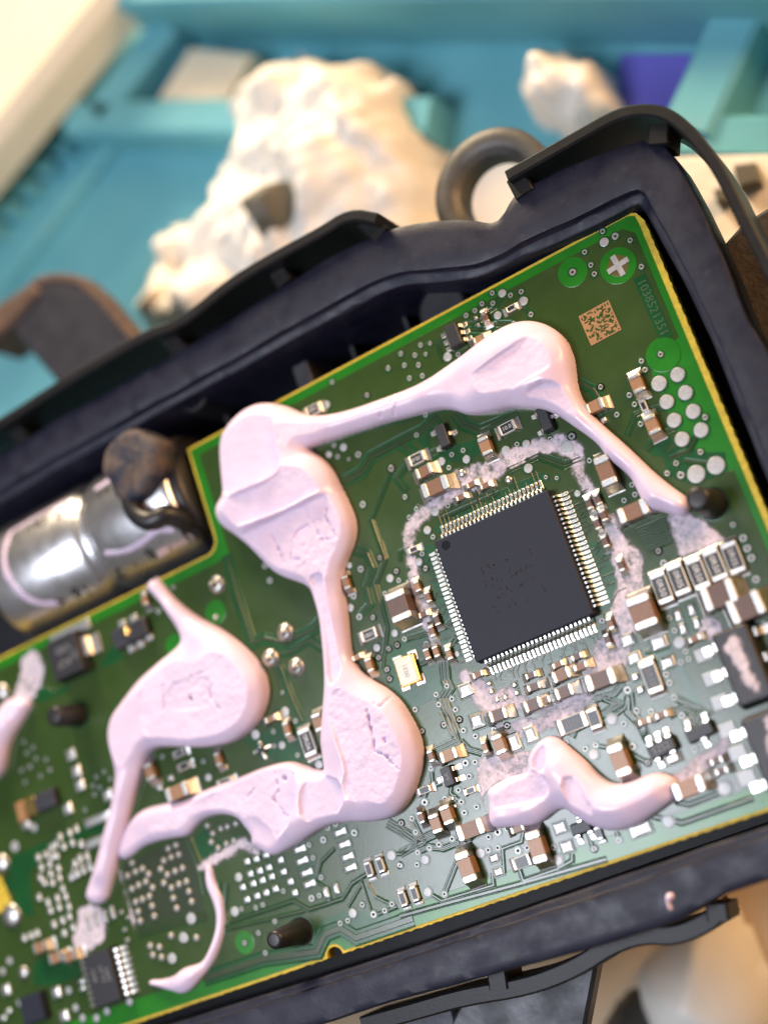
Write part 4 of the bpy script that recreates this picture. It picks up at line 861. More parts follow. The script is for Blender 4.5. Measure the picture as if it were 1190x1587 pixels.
# left of the chip
package('transistor', *C23([(335, 298)])[0], 1.35, 2.8, 1.0, 0, [('x-', .95), ('x-', -.95), ('x+', 0)], lw=0.42, out=0.55)
package('transistor', *C23([(962, 195)])[0], 1.35, 2.8, 1.0, 0, [('x-', -.95), ('x-', .95), ('x+', 0)], lw=0.42, out=0.55)
res(*C23([(180, 440)])[0], 'u', '0805', '10.0', True); res(*C23([(735, 250)])[0], 'u', '0805', '10.0')
cap(*C23([(230, 520)])[0], 'u', '0805'); cap(*C23([(300, 615)])[0], 'u', '1206'); cap(*C23([(605, 365)])[0], 'v', '0805', m_mlcc2)
for p in C23([(520, 600), (605, 607), (455, 678)]): cap(*p, 'u', 'b', m_mlcc)
DOME = {}
def dome(px, py, r, h=0.5, tip=0.0):
    x, y = UV(px, py, h * 0.5); key = (r, h, tip)
    if key not in DOME:
        mb = MB(); prof_ = [(r, 0), (r, 0.06)] + [(r * math.cos(a), 0.06 + h * math.sin(a)) for a in np.linspace(0.25, 1.25, 6)]
        if tip: prof_ += [(0.35, h + 0.12), (0.26, h + tip), (0.12, h + tip + 0.12)]
        mb.lathe(prof_, 28); DOME[key] = recalc(mb.mesh('solder_dome', m_tin, True))
    return B('solder_dome', DOME[key], (x, y, 0))
dome(*C23([(460, 530)])[0], .5, .35); dome(*C23([(745, 570)])[0], .45, .3); res(*C23([(162, 998)])[0], 'u', 'b')
cap(*C25([(235, 395)])[0], 'v', '1210', m_mlcc3)
for p, o_ in ((C25([(345, 275)])[0], 'v'), (C25([(410, 340)])[0], 'v'), (C25([(385, 445)])[0], 'u'), (C25([(465, 480)])[0], 'v'), (C25([(435, 550)])[0], 'v'), (C25([(405, 690)])[0], 'v'), (C25([(460, 675)])[0], 'v'), (C25([(540, 690)])[0], 'v'), (C25([(720, 815)])[0], 'u')): cap(*p, o_, 'b', random.choice([m_mlcc, m_mlcc3, m_mlcc2]))
# crystal
p = C25([(278, 790)])[0]; x, y = UV(*p, 0.7); mb = MB(); mb.cbox(0, 0, 0.1, 2.5, 3.2, 0.6, 0.12); cr = B('crystal', recalc(mb.mesh('crystal', m_goldlid)), (x, y, 0.03), -0.02); cr['label'] = 'gold edged crystal with a flat silver lid'
mb = MB(); mb.cbox(0, 0, 0.66, 2.15, 2.85, 0.13, 0.05); obj('lid', recalc(mb.mesh('lid', m_lid)), cr); obj('marking', text_mesh('0031', 0.75, m_laser, 0.005), cr, (0, 0, 0.795), PI / 2)
for sx, sy in ((1, 1), (1, -1), (-1, 1), (-1, -1)):
    mb = MB(); mb.cbox(sx * 0.95, sy * 1.35, -0.01, 1.1, 1.15, 0.14, 0.03); obj('solder_joint', recalc(mb.mesh('solder_joint', m_tin)), cr)
res(*C32([(1010, 460)])[0], 'u', '0805', '1001', True); cap(*C32([(1015, 635)])[0], 'v', '0603', m_mlcc2); cap(*C32([(880, 160)])[0], 'v', '0603', m_mlcc2); cap(*C32([(945, 590)])[0], 'u', 'b', m_mlcc2)
# below the chip
for p, o_, s_ in ((C25([(1065, 890)])[0], 'u', '0603'), (C25([(1060, 1000)])[0], 'u', '0805'), (C25([(845, 1065)])[0], 'u', '0603'), (C25([(1045, 820)])[0], 'u', 'b'), (C26([(205, 655)])[0], 'u', '0603'), (C26([(105, 700)])[0], 'u', '0805'), (C26([(120, 790)])[0], 'u', '0805'),
                  (C26([(312, 725)])[0], 'u', '1206'), (C26([(85, 645)])[0], 'u', 'b'), (C26([(185, 605)])[0], 'u', 'b'), (C26([(12, 838)])[0], 'u', '0603'), (C26([(360, 430)])[0], 'v', 'b'), (C26([(345, 515)])[0], 'v', 'b'), (C26([(415, 125)])[0], 'v', 'b')): cap(*p, o_, s_, random.choice([m_mlcc, m_mlcc3]))
for p in C25([(800, 920), (835, 970), (885, 955), (940, 880), (955, 930), (785, 870)]): pad(*p, 'v', .6, .5, .35)
pad(*C25([(640, 910)])[0], 'u', 1.75, 1.5, .3); pad(*C25([(712, 1100)])[0], 'u', 1.8, 1.7, .45)
cap(*C26([(530, 370)])[0], 'v', '1210', m_mlcc)
for p, l, w in ((C26([(450, 515)])[0], 1.5, 1.3), (C26([(615, 530)])[0], 1.7, 1.3), (C26([(485, 610)])[0], 1.5, 1.2), (C26([(660, 635)])[0], 1.5, 1.2), (C26([(490, 712)])[0], .9, .75), (C26([(517, 780)])[0], .9, .75)): pad(*p, 'u', l, w, .3)
for p in C26([(715, 385), (785, 355), (740, 455), (812, 425)]): pad(*p, 'v', 1.2, .75, .28)
cap(*C26([(805, 510)])[0], 'u', 'b', m_mlcc); res(*C26([(572, 712)])[0], 'v', '1206', '5R10', True, m_laser)
for p, t_ in zip(C26([(627, 242), (716, 197), (817, 165), (908, 120), (1003, 82)]), ('0R50', '0R05', '0R50', '0R50', '0R05')): res(*p, 'v', '1206', t_, True)
cap(*C26([(935, 280)])[0], 'u', '1210', m_mlcc3, 0); cap(*C26([(1075, 345)])[0], 'u', '1210', m_mlcc3, 0)
res(*C26([(160, 955)])[0], 'u', '1206', '1501', False, m_laser); res(*C26([(272, 930)])[0], 'v', '0805'); cap(*C26([(540, 945)])[0], 'u', 'b', m_mlcc2); cap(*C26([(630, 912)])[0], 'u', 'b', m_mlcc)
package('transistor', *C26([(625, 1085)])[0], 3.0, 1.5, 1.05, 0.10, [('y+', -1.0), ('y+', 0), ('y+', 1.0), ('y-', -.95), ('y-', .75)], m_epoxy2, [('5252', 0, 0)], 0, 0.95, lw=0.5, out=0.65)
pad(*C36([(625, 365)])[0], 'u', 1.8, 1.0, .4)
package('transistor', *C26([(825, 1002)])[0], 2.9, 1.4, 1.05, 0.08, [('y+', -.95), ('y+', .95), ('y-', 0)], lw=0.5, out=0.6); pad(*C26([(765, 955)])[0], 'u', 1.0, .9, .3)
cap(*C36([(310, 375)])[0], 'v', '1206', m_mlcc2); cap(*C36([(722, 540)])[0], 'u', '1206', m_mlcc2)
for p in C36([(885, 380), (915, 440)]): cap(*p, 'u', 'b', m_mlcc3)
# power packages at the right edge
DR = [('x-', 2.6), ('x-', 0.05), ('x-', -2.5), ('x+', 2.6), ('x+', 0.05), ('x+', -2.5)]
pk1 = package('power_chip', *C26([(1052, 648)])[0], 4.0, 7.8, 2.4, 0.0, DR, m_epoxy2, lw=0.85, out=1.35, foot=0.3, z1=1.2, ch=0.2, draft=0.25)
p = UV(1120, 1040, 2.4); q = U(1151, 1111, 2.4)
x2 = q[0] + 1.3; y2 = q[1] - 3.9
mb = MB(); mb.cbox(0, 0, 0.12, 4.0, 7.8, 2.28, 0.2, 0, 0.25); pk2 = B('power_chip', recalc(mb.mesh('power_chip', m_epoxy2)), (x2, y2, 0.03)); lm2 = lead_mesh(1.2, 1.35, 0.85, 0.3)
for sd, off in DR: obj('lead', lm2, pk2, ((1.87 if sd == 'x+' else -1.87), off, 0), 0 if sd == 'x+' else PI)
for cx, cy in [(UV(1093, 1013), 0), (UV(1106, 1050), 0), (UV(1119, 1087), 0), (UV(1130, 1130), 0), (UV(1146, 1166), 0), (UV(1160, 1204), 0)]:
    mb = MB(); mb.cbox(0, 0, -0.02, 1.7, 1.35, 0.20, 0.06); B('solder_pad', recalc(mb.mesh('solder_pad', m_pad)), (cx[0] - 0.2, cx[1], 0))
# lower middle
for p, o_, s_, m_ in ((C35([(285, 262)])[0], 'u', '0805', m_mlcc2), (C35([(272, 605)])[0], 'v', '0805', m_mlcc2), (C35([(208, 655)])[0], 'v', '0805', m_mlcc2), (C35([(412, 690)])[0], 'u', '1206', m_mlcc), (C35([(573, 200)])[0], 'v', '0805', m_mlcc2), (C35([(385, 905)])[0], 'v', '1206', m_mlcc2),
                      (C35([(790, 790)])[0], 'v', '1206', m_mlcc2), (C35([(680, 685)])[0], 'u', '0603', m_mlcc2), (C35([(570, 30)])[0], 'u', '0805', m_mlcc3), (C35([(490, 215)])[0], 'v', 'b', m_mlcc2), (C35([(125, 620)])[0], 'v', 'b', m_mlcc), (C35([(180, 268)])[0], 'v', 'b', m_mlcc)): cap(*p, o_, s_, m_)
res(*C35([(700, 878)])[0], 'u', '0805'); res(*C35([(140, 462)])[0], 'u', '0603'); res(*C35([(405, 465)])[0], 'u', 'b')
for p, l, w in ((C35([(655, 185)])[0], 1.9, 1.35), (C35([(750, 140)])[0], 1.7, 1.35)): pad(*p, 'v', l, w, .3)
for p, l, w in ((C35([(920, 680)])[0], 1.4, 1.2), (C35([(960, 790)])[0], 1.4, 1.2), (C35([(540, 855)])[0], 1.1, .85), (C35([(565, 935)])[0], 1.1, .85), (C36([(430, 790)])[0], 2.4, 1.2)): pad(*p, 'u', l, w, .22)
for p in C35([(305, 510), (320, 555), (410, 470)]): pad(*p, 'u', .5, .4, .25)
package('transistor', *C35([(270, 385)])[0], 1.35, 2.2, 1.0, 0.0, [('x+', .6), ('x+', -.6), ('x-', 0)], m_epoxy2, [('6A', 0, 0)], PI / 2, 0.7, lw=0.5, out=0.7)
package('transistor', *C36([(72, 780)])[0], 2.3, 1.3, 0.9, 0.0, [('y-', .7), ('y-', -.7), ('y+', 0)], m_epoxy2, lw=0.45, out=0.55)
res(*C36([(180, 812)])[0], 'v', 'b')
res(*C34([(963, 620)])[0], 'v', '0603'); res(*C34([(1022, 597)])[0], 'v', '0603'); res(*C34([(1137, 770)])[0], 'v', '0603'); res(*C34([(1197, 745)])[0], 'v', '0603')
for p in C34([(340, 580), (387, 567), (437, 545), (357, 643), (405, 628), (452, 610), (372, 693), (419, 676), (467, 657), (318, 712), (340, 775), (392, 757), (438, 740), (486, 720), (512, 572), (527, 632), (563, 683), (585, 740)]): pad(*p, 'u', .85, .72, .2)
for p in C34([(610, 517), (622, 576), (645, 637), (660, 695), (817, 430), (838, 492), (855, 555), (870, 612)]): pad(*p, 'u', 1.7, .75, .22)
for p in C34([(745, 740), (797, 720)]): pad(*p, 'v', 1.2, .7, .25)
# lower left
for p in C32([(525, 445), (440, 595), (590, 645)]): dome(*p, 1.12, 0.7, 0.25)
dome(*C32([(130, 170)])[0], 1.1, 0.55, 0.9); dome(*C32([(128, 360)])[0], .38, .4)
cap(*C32([(450, 945)])[0], 'u', '0603', m_mlcc2); cap(*C32([(540, 1005)])[0], 'v', '0603', m_mlcc2); res(*C32([(655, 1080)])[0], 'v', '1206', '0R06', True); cap(*C32([(722, 965)])[0], 'v', '0805', m_mlcc2)
package('transistor', *C32([(385, 1125)])[0], 1.1, 0.8, 0.6, 0.1, [('x+', 0), ('x-', .2), ('y+', 0), ('y-', 0)], lw=0.3, out=0.45)
res(*C31([(975, 1075)])[0], 'u', '0603'); res(*C31([(1000, 1145)])[0], 'u', '0603'); cap(*C31([(788, 245)])[0], 'v', '0603', m_mlcc2)
for p in C34([(45, 40), (190, 60), (230, 180)]): pass
res(*C34([(230, 180)])[0], 'u', '0805', '1101'); cap(*C34([(195, 55)])[0], 'v', '0603', m_mlcc2); cap(*C33([(868, 60)])[0], 'v', '0805', m_mlcc2); cap(*C33([(1030, 175)])[0], 'u', '1206', m_mlcc2); res(*C33([(1062, 28)])[0], 'u', '0603')
for p in C33([(985, 95), (920, 150), (1110, 20)]): pad(*p, 'u', .8, .8, .3)
# tabbed chip at the notch edge
dk = package('tabbed_chip', *C31([(350, 550)])[0], 5.0, 5.4, 1.9, 0.0, [('x+', 0.3)], m_epoxy2, [('K27', -0.2, -0.75), ('U3D', 0.1, 0.9)], PI, 1.25, lw=2.4, out=1.5, foot=0.4, z1=1.0, ch=0.12, draft=0.2)
mb = MB(); mb.cbox(0.6, 2.95, 0.0, 6.6, 1.3, 0.5, 0.1); obj('tab', recalc(mb.mesh('tab', m_tin)), dk)
mb = MB(); mb.lathe([(0.56, 0), (0.56, 0.008)], 28); mb.lathe([(0.49, 0.0), (0.49, 0.012)], 28, 1); obj('emblem', recalc(mb.mesh('emblem', [m_laser, m_epoxy2])), dk, (1.55, -0.35, 1.9)); obj('marking', text_mesh('ON', 0.5, m_laser, 0.006), dk, (1.55, -0.35, 1.918), PI)
p = C31([(705, 425)])[0]; x, y = UV(*p, 1.0); mb = MB(); mb.cbox(0, 0, 0.1, 5.2, 2.3, 1.0, 0.15); dd = B('diode', recalc(mb.mesh('diode', m_epoxy2)), (x, y, 0.02), 0.02)
mb = MB(); mb.cbox(-1.6, 0, 0.08, 2.0, 2.5, 1.06, 0.12); obj('terminal', recalc(mb.mesh('terminal', m_steel)), dd); mb = MB(); mb.lathe([(0.6, 0), (0.55, 0.3), (0.3, 0.45)], 20); obj('solder_joint', recalc(mb.mesh('solder_joint', m_goldlid, True)), dd, (-0.35, 0.3, 0.95))
for dx, dy in ((-1.2, 1.7), (0.6, 1.7), (0.5, -1.6), (-0.9, -1.6), (2.0, -1.3)):
    mb = MB(); mb.cbox(dx, dy, -0.01, 1.1, 0.9, 0.3, 0.08); obj('solder_joint', recalc(mb.mesh('solder_joint', m_tin)), dd)
pad(*C31([(385, 1085)])[0], 'u', 1.5, 1.4, .3); pad(*C31([(412, 1165)])[0], 'u', 1.4, 1.0, .3); dome(*C31([(8, 745)])[0], 1.1, .6)
# bottom left cluster
p = C33([(262, 225)])[0]; x, y = UV(*p, 1.0); mb = MB(); mb.cbox(0, 0, 0.1, 3.2, 2.2, 1.0, 0.15); dd = B('diode', recalc(mb.mesh('diode', m_steel)), (x, y, 0.02))
mb = MB(); mb.cbox(-2.5, 0, 0.05, 1.9, 2.3, 0.9, 0.15); obj('terminal', recalc(mb.mesh('terminal', m_goldlid)), dd)
mb = MB(); mb.cbox(-4.3, -0.1, 0.05, 1.6, 2.6, 0.7, 0.15); obj('terminal', recalc(mb.mesh('terminal', m_copper)), dd)
for p in C33([(560, 335), (560, 460)]): pad(*p, 'u', 4.2, 1.1, .25)
for p in C33([(440, 60), (620, 195), (150, 360), (325, 1335), (370, 1470), (35, 1320), (390, 275), (460, 140)]): pad(*p, 'u', 1.5, 1.4, .35)
dome(*C33([(8, 590)])[0], 1.2, .6); dome(*C33([(60, 890)])[0], 1.5, .6)
for p in C33([(345, 435), (400, 412), (440, 390), (365, 492), (415, 470), (465, 478), (220, 555), (265, 538), (238, 612), (285, 592), (335, 618), (232, 672), (290, 648), (342, 672), (300, 700), (360, 735), (255, 700), (410, 670), (445, 650), (480, 632), (520, 612), (430, 590), (460, 560), (500, 545),
              (225, 785), (275, 812), (330, 790), (378, 780), (290, 860), (340, 842), (395, 838), (310, 940), (360, 918), (400, 895), (420, 960), (370, 990), (300, 550), (325, 545), (320, 480), (295, 500), (140, 1020), (180, 1005), (215, 990)]): pad(*p, 'v', .95, .72, .25)
for p in C33([(515, 930), (558, 910), (605, 893), (648, 870)]): pad(*p, 'v', 1.7, .65, .3)
for p in C33([(430, 640), (475, 620), (515, 600)]): pad(*p, 'v', 1.5, .6, .3)
ss = package('small_outline_chip', *C33([(588, 1250)])[0], 4.2, 6.2, 1.5, 0.0, [('x+', (k - 3.5) * 0.72) for k in range(8)] + [('x-', (k - 3.5) * 0.72) for k in range(8)], m_epoxy2, [('1038', -1.0, 0.6), ('L9 TV', 0.2, 0.4), ('HFM', 1.0, 0.2)], -PI / 2, 0.8, lw=0.42, out=1.25, foot=0.25, z1=0.8)
p = C33([(185, 1425)])[0]; package('square_chip', *p, 3.6, 3.4, 1.2, 0.0, [('x-', 1), ('x-', 0), ('x-', -1)], m_epoxy, lw=0.4, out=0.5)
for p in C33([(240, 1070), (330, 1130), (410, 1120)]): cap(*p, 'u', '0805', m_mlcc2)
dome(*C33([(135, 1220)])[0], .8, .4)
for p in C33([(560, 1480), (620, 1440), (750, 1385), (400, 1320), (440, 1420), (60, 1150), (120, 1390), (20, 1210), (480, 1480)]): tps([(p[0], p[1], 0.45)])
for p in C33([(470, 1270), (475, 1310), (50, 1440), (20, 1480)]): pad(*p, 'u', .9, .6, .3)
for p in C33([(700, 870), (740, 900), (720, 970), (735, 1030)]): pad(*p, 'u', .6, .5, .3)
P = polyUV([(-40, 1355), (2, 1357), (18, 1395), (14, 1412), (-40, 1420)]); mb = MB(); mb.prism(P, -0.1, 0.07, ch=0.02); B('cutout_edge', recalc(mb.mesh('cutout_edge', m_lam)))

# ================================================================== SEALANT
LEAN = np.array([-0.95, 0.1])   # image direction in which height leans (left)
def goop(name, outline, ctl, facets=(), cracks=(), step=0.13, seed=1, edge=0.92, blur_s=0.22, label=None, cat='sealant', lift=0.18):
    op = chaikin(np.array(outline, float), 2)
    a = area2(op)
    nxt = np.roll(op, -1, 0) - np.roll(op, 1, 0); nn = np.stack([nxt[:, 1], -nxt[:, 0]], 1) * (1 if a > 0 else -1); nn /= np.linalg.norm(nn, axis=1)[:, None] + 1e-9
    cp = np.array([(c[0], c[1]) for c in ctl], float); ch = np.array([c[2] for c in ctl])
    def Hat(q):
        w = 1 / (np.sum((cp - q) ** 2, 1) + 60.0) ** 1.5; return float((w * ch).sum() / w.sum())
    P = np.array([UV(q[0], q[1], 0.15 + lift * Hat(q) * max(0.0, float(v @ LEAN))) for q, v in zip(op, nn)])
    x0, y0 = P.min(0) - 0.8; x1, y1 = P.max(0) + 0.8
    X, Y = np.meshgrid(np.arange(x0, x1, step), np.arange(y0, y1, step))
    d = sdf(X, Y, P)
    cu = np.array([UV(c[0], c[1], c[2] * 0.7) for c in ctl]); Hl = np.zeros_like(X); W = np.zeros_like(X)
    for (cx, cy), h in zip(cu, ch):
        w = 1 / ((X - cx) ** 2 + (Y - cy) ** 2 + 0.6) ** 1.6; Hl += w * h; W += w
    Hl /= W
    R = Hl * edge; t = np.clip(d / R, -1, 1)
    h = np.sign(t) * Hl * np.sqrt(np.maximum(0, 1 - (1 - np.abs(t)) ** 2))
    h = blur(h, blur_s / step)
    h = h + np.clip(t, 0, 1) * (fbm(X / 3.5, Y / 3.5, seed, 3) - 0.5) * 0.16
    press = np.zeros_like(h)
    for f in facets:
        poly, z0, su, sv, feather, rough = f[:6]; grow = f[6] if len(f) > 6 else 0.10
        FP = chaikin(polyUV(poly, z0), 1); fd = sdf(X, Y, FP); c = FP.mean(0)
        wob = (fbm(X / 1.1, Y / 1.1, seed + 31, 4) - 0.5) * 0.5
        w = sstep((fd + grow + wob * 0.5 * rough) / feather)
        pl = z0 + su * (X - c[0]) + sv * (Y - c[1]) + rough * (fbm(X / 0.5, Y / 0.5, seed + 17, 4) - 0.5) * 0.2 + (fbm(X / 2.2, Y / 2.2, seed + 19, 3) - 0.5) * 0.12
        hn = np.minimum(h, pl); h = h * (1 - w) + hn * w; press = np.maximum(press, w * (0.35 + 0.65 * rough))
    for path, wd, dp in cracks:
        z0 = 2.2; L = [tuple(UV(a_, b_, z0)) for a_, b_ in path]
        cd = dline(X, Y, L) + (fbm(X / 0.45, Y / 0.45, seed + 41, 3) - 0.5) * 0.35
        h = h - dp * np.clip(1 - np.maximum(cd, 0) / wd, 0, 1) * (d > 0.4)
    gy, gx = np.gradient(blur(d, 2.0), step); gl = np.sqrt(gx ** 2 + gy ** 2) + 1e-6
    hh = np.clip(h / np.maximum(Hl, 0.2), 0, 1); bul = 0.22 * Hl * 0.5 * np.sin(math.pi * hh) * np.clip(1 - t, 0, 1)
    X2 = X - gx / gl * bul; Y2 = Y - gy / gl * bul
    h = np.maximum(h, -0.35)
    c = P.mean(0)
    me = grid_mesh(name, X2 - c[0], Y2 - c[1], h, h > -0.34, [m_goop], press)
    o = obj(name, me, None, (c[0], c[1], 0.02)); tag(o, label, cat); return o
A_out = [(345, 693), (352, 670), (372, 646), (395, 631), (420, 626), (445, 630), (465, 640), (488, 648), (520, 643), (560, 632), (600, 617), (640, 602), (668, 588), (692, 571), (720, 552), (750, 530), (785, 508), (815, 500), (840, 502), (862, 512), (880, 530), (890, 555), (893, 585), (898, 612),
         (915, 640), (940, 665), (975, 695), (1010, 730), (1042, 756), (1066, 772), (1072, 792), (1056, 803), (1030, 792), (1004, 792), (992, 771), (981, 745), (966, 729), (942, 711), (929, 690), (906, 672), (890, 661), (875, 650), (860, 641), (842, 635), (814, 633), (797, 632), (776, 638), (756, 641), (736, 643), (718, 641), (706, 635), (683, 634), (650, 642), (600, 655),
         (560, 668), (520, 680), (490, 690), (478, 698), (501, 711), (517, 731), (527, 751), (542, 781), (552, 807), (553, 827), (547, 850), (539, 867), (532, 887), (533, 914), (538, 941), (541, 973), (545, 1011), (553, 1032), (572, 1051), (596, 1064), (620, 1083), (636, 1108), (652, 1138), (658, 1173), (652, 1202), (641, 1232), (628, 1253),
         (613, 1266), (582, 1273), (540, 1272), (510, 1278), (477, 1299), (449, 1316), (422, 1328), (410, 1320), (389, 1310), (392, 1296), (380, 1281), (371, 1266), (347, 1260), (319, 1266), (304, 1281), (293, 1296), (269, 1298), (242, 1304), (220, 1312), (204, 1328), (186, 1334), (184, 1314), (191, 1293), (204, 1269), (223, 1253), (255, 1245), (290, 1240), (320, 1223), (371, 1205), (407, 1190),
         (440, 1181), (455, 1180), (474, 1187), (507, 1197), (505, 1184), (502, 1160), (500, 1148), (502, 1129), (504, 1097), (507, 1064), (504, 1021), (500, 981), (498, 959), (490, 930), (483, 908), (461, 900), (434, 890), (418, 875), (406, 862), (388, 842), (363, 824), (348, 814), (339, 795), (345, 779), (353, 768), (349, 741)]
A_ctl = [(400, 690, 3.2), (445, 670, 3.2), (400, 775, 4.2), (470, 745, 4.2), (520, 790, 3.4), (450, 850, 3.2), (500, 870, 3.0), (540, 655, 2.1), (620, 630, 2.0), (690, 605, 2.3), (780, 570, 3.4), (850, 550, 3.4), (880, 620, 2.9), (930, 675, 2.4), (990, 735, 2.2), (1045, 780, 2.1), (510, 925, 2.5), (520, 1000, 2.4), (540, 1070, 3.2), (580, 1130, 3.7), (600, 1200, 3.5), (530, 1240, 3.0),
         (470, 1250, 2.6), (430, 1230, 2.4), (350, 1240, 1.8), (260, 1270, 1.3), (200, 1310, 0.9), (400, 1300, 1.2), (560, 1260, 2.6)]
A_fac = [([(320, 700), (345, 645), (390, 610), (414, 612), (437, 708), (438, 726), (428, 739), (335, 778)], 2.7, 0.02, 0.03, 0.28, 0.2),
         ([(416, 612), (475, 628), (505, 655), (474, 690), (439, 706)], 2.6, -0.16, 0.04, 0.28, 0.5),
         ([(320, 785), (358, 769), (428, 741), (440, 709), (461, 700), (492, 704), (500, 736), (500, 758), (440, 790), (380, 814), (325, 815)], 3.4, 0.0, 0.14, 0.35, 0.5),
         ([(350, 835), (440, 794), (507, 761), (540, 764), (568, 819), (565, 850), (520, 890), (456, 910), (395, 880)], 2.45, 0.0, 0.03, 0.5, 0.85),
         ([(690, 603), (735, 577), (800, 532), (830, 514), (850, 520), (862, 540), (860, 562), (840, 577), (800, 598), (760, 622), (730, 636), (705, 632)], 2.95, 0.02, 0.02, 0.3, 0.5),
         ([(815, 604), (850, 588), (880, 604), (893, 640), (888, 650), (862, 625), (822, 618)], 2.3, 0.0, 0.06, 0.4, 0.7),
         ([(480, 893), (502, 886), (504, 914), (509, 949), (524, 1011), (530, 1048), (523, 1062), (512, 1058), (508, 1011), (503, 968), (489, 914)], 1.9, 0.05, 0.0, 0.3, 0.5),
         ([(505, 1092), (530, 1068), (582, 1056), (610, 1066), (630, 1090), (650, 1125), (658, 1170), (645, 1212), (605, 1238), (555, 1240), (534, 1222), (542, 1190), (518, 1120)], 2.9, 0.03, 0.02, 0.3, 0.75, 0.5),
         ([(464, 1236), (474, 1208), (510, 1200), (531, 1211), (537, 1239), (522, 1263), (492, 1275), (468, 1270)], 2.25, 0.03, 0.0, 0.28, 0.5),
         ([(225, 1275), (320, 1235), (400, 1200), (440, 1184), (466, 1204), (462, 1268), (420, 1310), (385, 1300), (350, 1270), (240, 1310)], 1.5, 0.02, 0.0, 0.3, 0.6)]
ck = lambda L, w=0.12, d=0.7: (L, w, d)
A_crk = [ck(C22([(405, 905), (440, 970), (480, 1065)])), ck(C22([(530, 970), (525, 1055), (575, 1060)]), 0.1, .4), ck(C22([(530, 950), (570, 885), (640, 842), (700, 815)]), 0.12, .5), ck(C22([(742, 755), (735, 800), (795, 920)]), 0.12, .5), ck(C22([(690, 890), (715, 940), (800, 925)]), 0.1, .35),
         ck(C32([(1015, 900), (1030, 970), (1050, 1050), (1060, 1130), (1130, 1160)]), 0.16, 1.1), ck(C32([(1115, 820), (1085, 880), (1040, 850)]), 0.1, .4), ck(C34([(1000, 0), (1060, 40), (1130, 105)]), 0.12, .6), ck(C34([(470, 130), (490, 210), (460, 260), (530, 350)]), 0.12, .5), ck(C34([(330, 250), (360, 210)]), 0.1, .3),
         ck(C34([(515, 150), (525, 160)]), 0.2, 1.0), ck(C32([(1112, 1062), (1118, 1072)]), 0.16, 1.2), ck([(583, 642), (607, 614)], 0.1, .35), ck([(600, 645), (612, 622)], 0.09, .3)]
goop('sealant_bead', A_out, A_ctl, A_fac, A_crk, seed=3, label='largest pale pink sealant bead, arching round the square chip with three flattened lumps')
B_out = [(227, 908), (236, 897), (246, 897), (257, 911), (274, 931), (309, 957), (328, 966), (348, 978), (367, 992), (389, 1011), (402, 1027), (413, 1046), (418, 1070), (414, 1094), (405, 1115), (389, 1134), (364, 1150), (327, 1157), (300, 1157), (262, 1156), (240, 1159), (230, 1174), (220, 1205), (210, 1232), (202, 1261), (190, 1309), (183, 1341), (172, 1379),
         (167, 1395), (153, 1403), (133, 1394), (137, 1374), (151, 1339), (161, 1298), (175, 1250), (183, 1205), (182, 1190), (177, 1169), (171, 1140), (177, 1111), (194, 1089), (217, 1057), (246, 1031), (278, 1006), (286, 992), (274, 969), (251, 937), (231, 915)]
B_ctl = [(240, 910, 1.2), (280, 950, 1.9), (310, 985, 2.4), (350, 1040, 3.6), (380, 1090, 3.6), (300, 1110, 3.4), (220, 1120, 3.0), (200, 1150, 2.8), (208, 1200, 2.0), (185, 1280, 1.9), (165, 1340, 1.8), (150, 1390, 1.2), (260, 1050, 3.0)]
B_fac = [([(240, 1050), (290, 996), (345, 980), (375, 1004), (396, 1040), (404, 1085), (380, 1125), (300, 1148), (236, 1136), (222, 1092)], 2.75, 0.03, 0.02, 0.3, 0.55, 1.3), ([(160, 1118), (190, 1080), (222, 1070), (234, 1132), (218, 1162), (198, 1190), (176, 1186)], 2.35, 0.10, 0.0, 0.3, 0.2),
         ([(258, 1062), (300, 1048), (330, 1052), (335, 1090), (300, 1100), (262, 1104)], 2.6, 0.03, 0.02, 0.2, 0.9)]
goop('sealant_bead', B_out, B_ctl, B_fac, [ck([(297, 1080), (300, 1086)], 0.22, 2.0), ck([(328, 1064), (331, 1082), (345, 1098)], 0.12, .5), ck([(256, 1062), (258, 1100)], 0.1, .3), ck([(300, 1048), (320, 1042)], .1, .3)], seed=13, label='pale pink sealant glob left of the solder domes, with a long tail')
C_out = [(851, 1139), (867, 1143), (884, 1159), (908, 1180), (932, 1205), (950, 1215), (971, 1214), (995, 1205), (1018, 1196), (1036, 1200), (1051, 1210), (1046, 1222), (1051, 1236), (1036, 1247), (1015, 1262), (992, 1278), (966, 1286), (943, 1286), (919, 1279), (901, 1268), (890, 1262), (878, 1251), (862, 1257), (846, 1272), (824, 1279), (792, 1282), (765, 1284), (759, 1274), (757, 1258), (760, 1240), (752, 1226),
         (771, 1213), (792, 1202), (818, 1197), (820, 1189), (818, 1173), (832, 1151)]
C_ctl = [(850, 1155, 1.9), (870, 1190, 2.9), (900, 1220, 3.0), (950, 1250, 3.2), (1000, 1235, 2.9), (1040, 1220, 2.2), (830, 1230, 1.9), (780, 1240, 1.5), (770, 1275, 1.6), (820, 1265, 2.1)]
C_fac = [([(745, 1232), (800, 1195), (832, 1190), (854, 1210), (852, 1234), (820, 1245), (750, 1256)], 1.45, 0.02, 0.05, 0.3, 0.8), ([(866, 1206), (898, 1199), (908, 1235), (922, 1252), (912, 1278), (886, 1262)], 2.45, 0.10, 0.0, 0.4, 0.35), ([(832, 1160), (846, 1150), (852, 1195), (834, 1200), (824, 1185)], 1.35, 0.0, 0.0, 0.4, 0.5), ([(1020, 1196), (1040, 1200), (1056, 1210), (1056, 1238), (1042, 1246), (1034, 1220)], 1.3, -0.35, 0.0, 0.25, 0.9)]
goop('sealant_bead', C_out, C_ctl, C_fac, seed=23, label='curved pink sealant bead below the chip near the lower board edge')
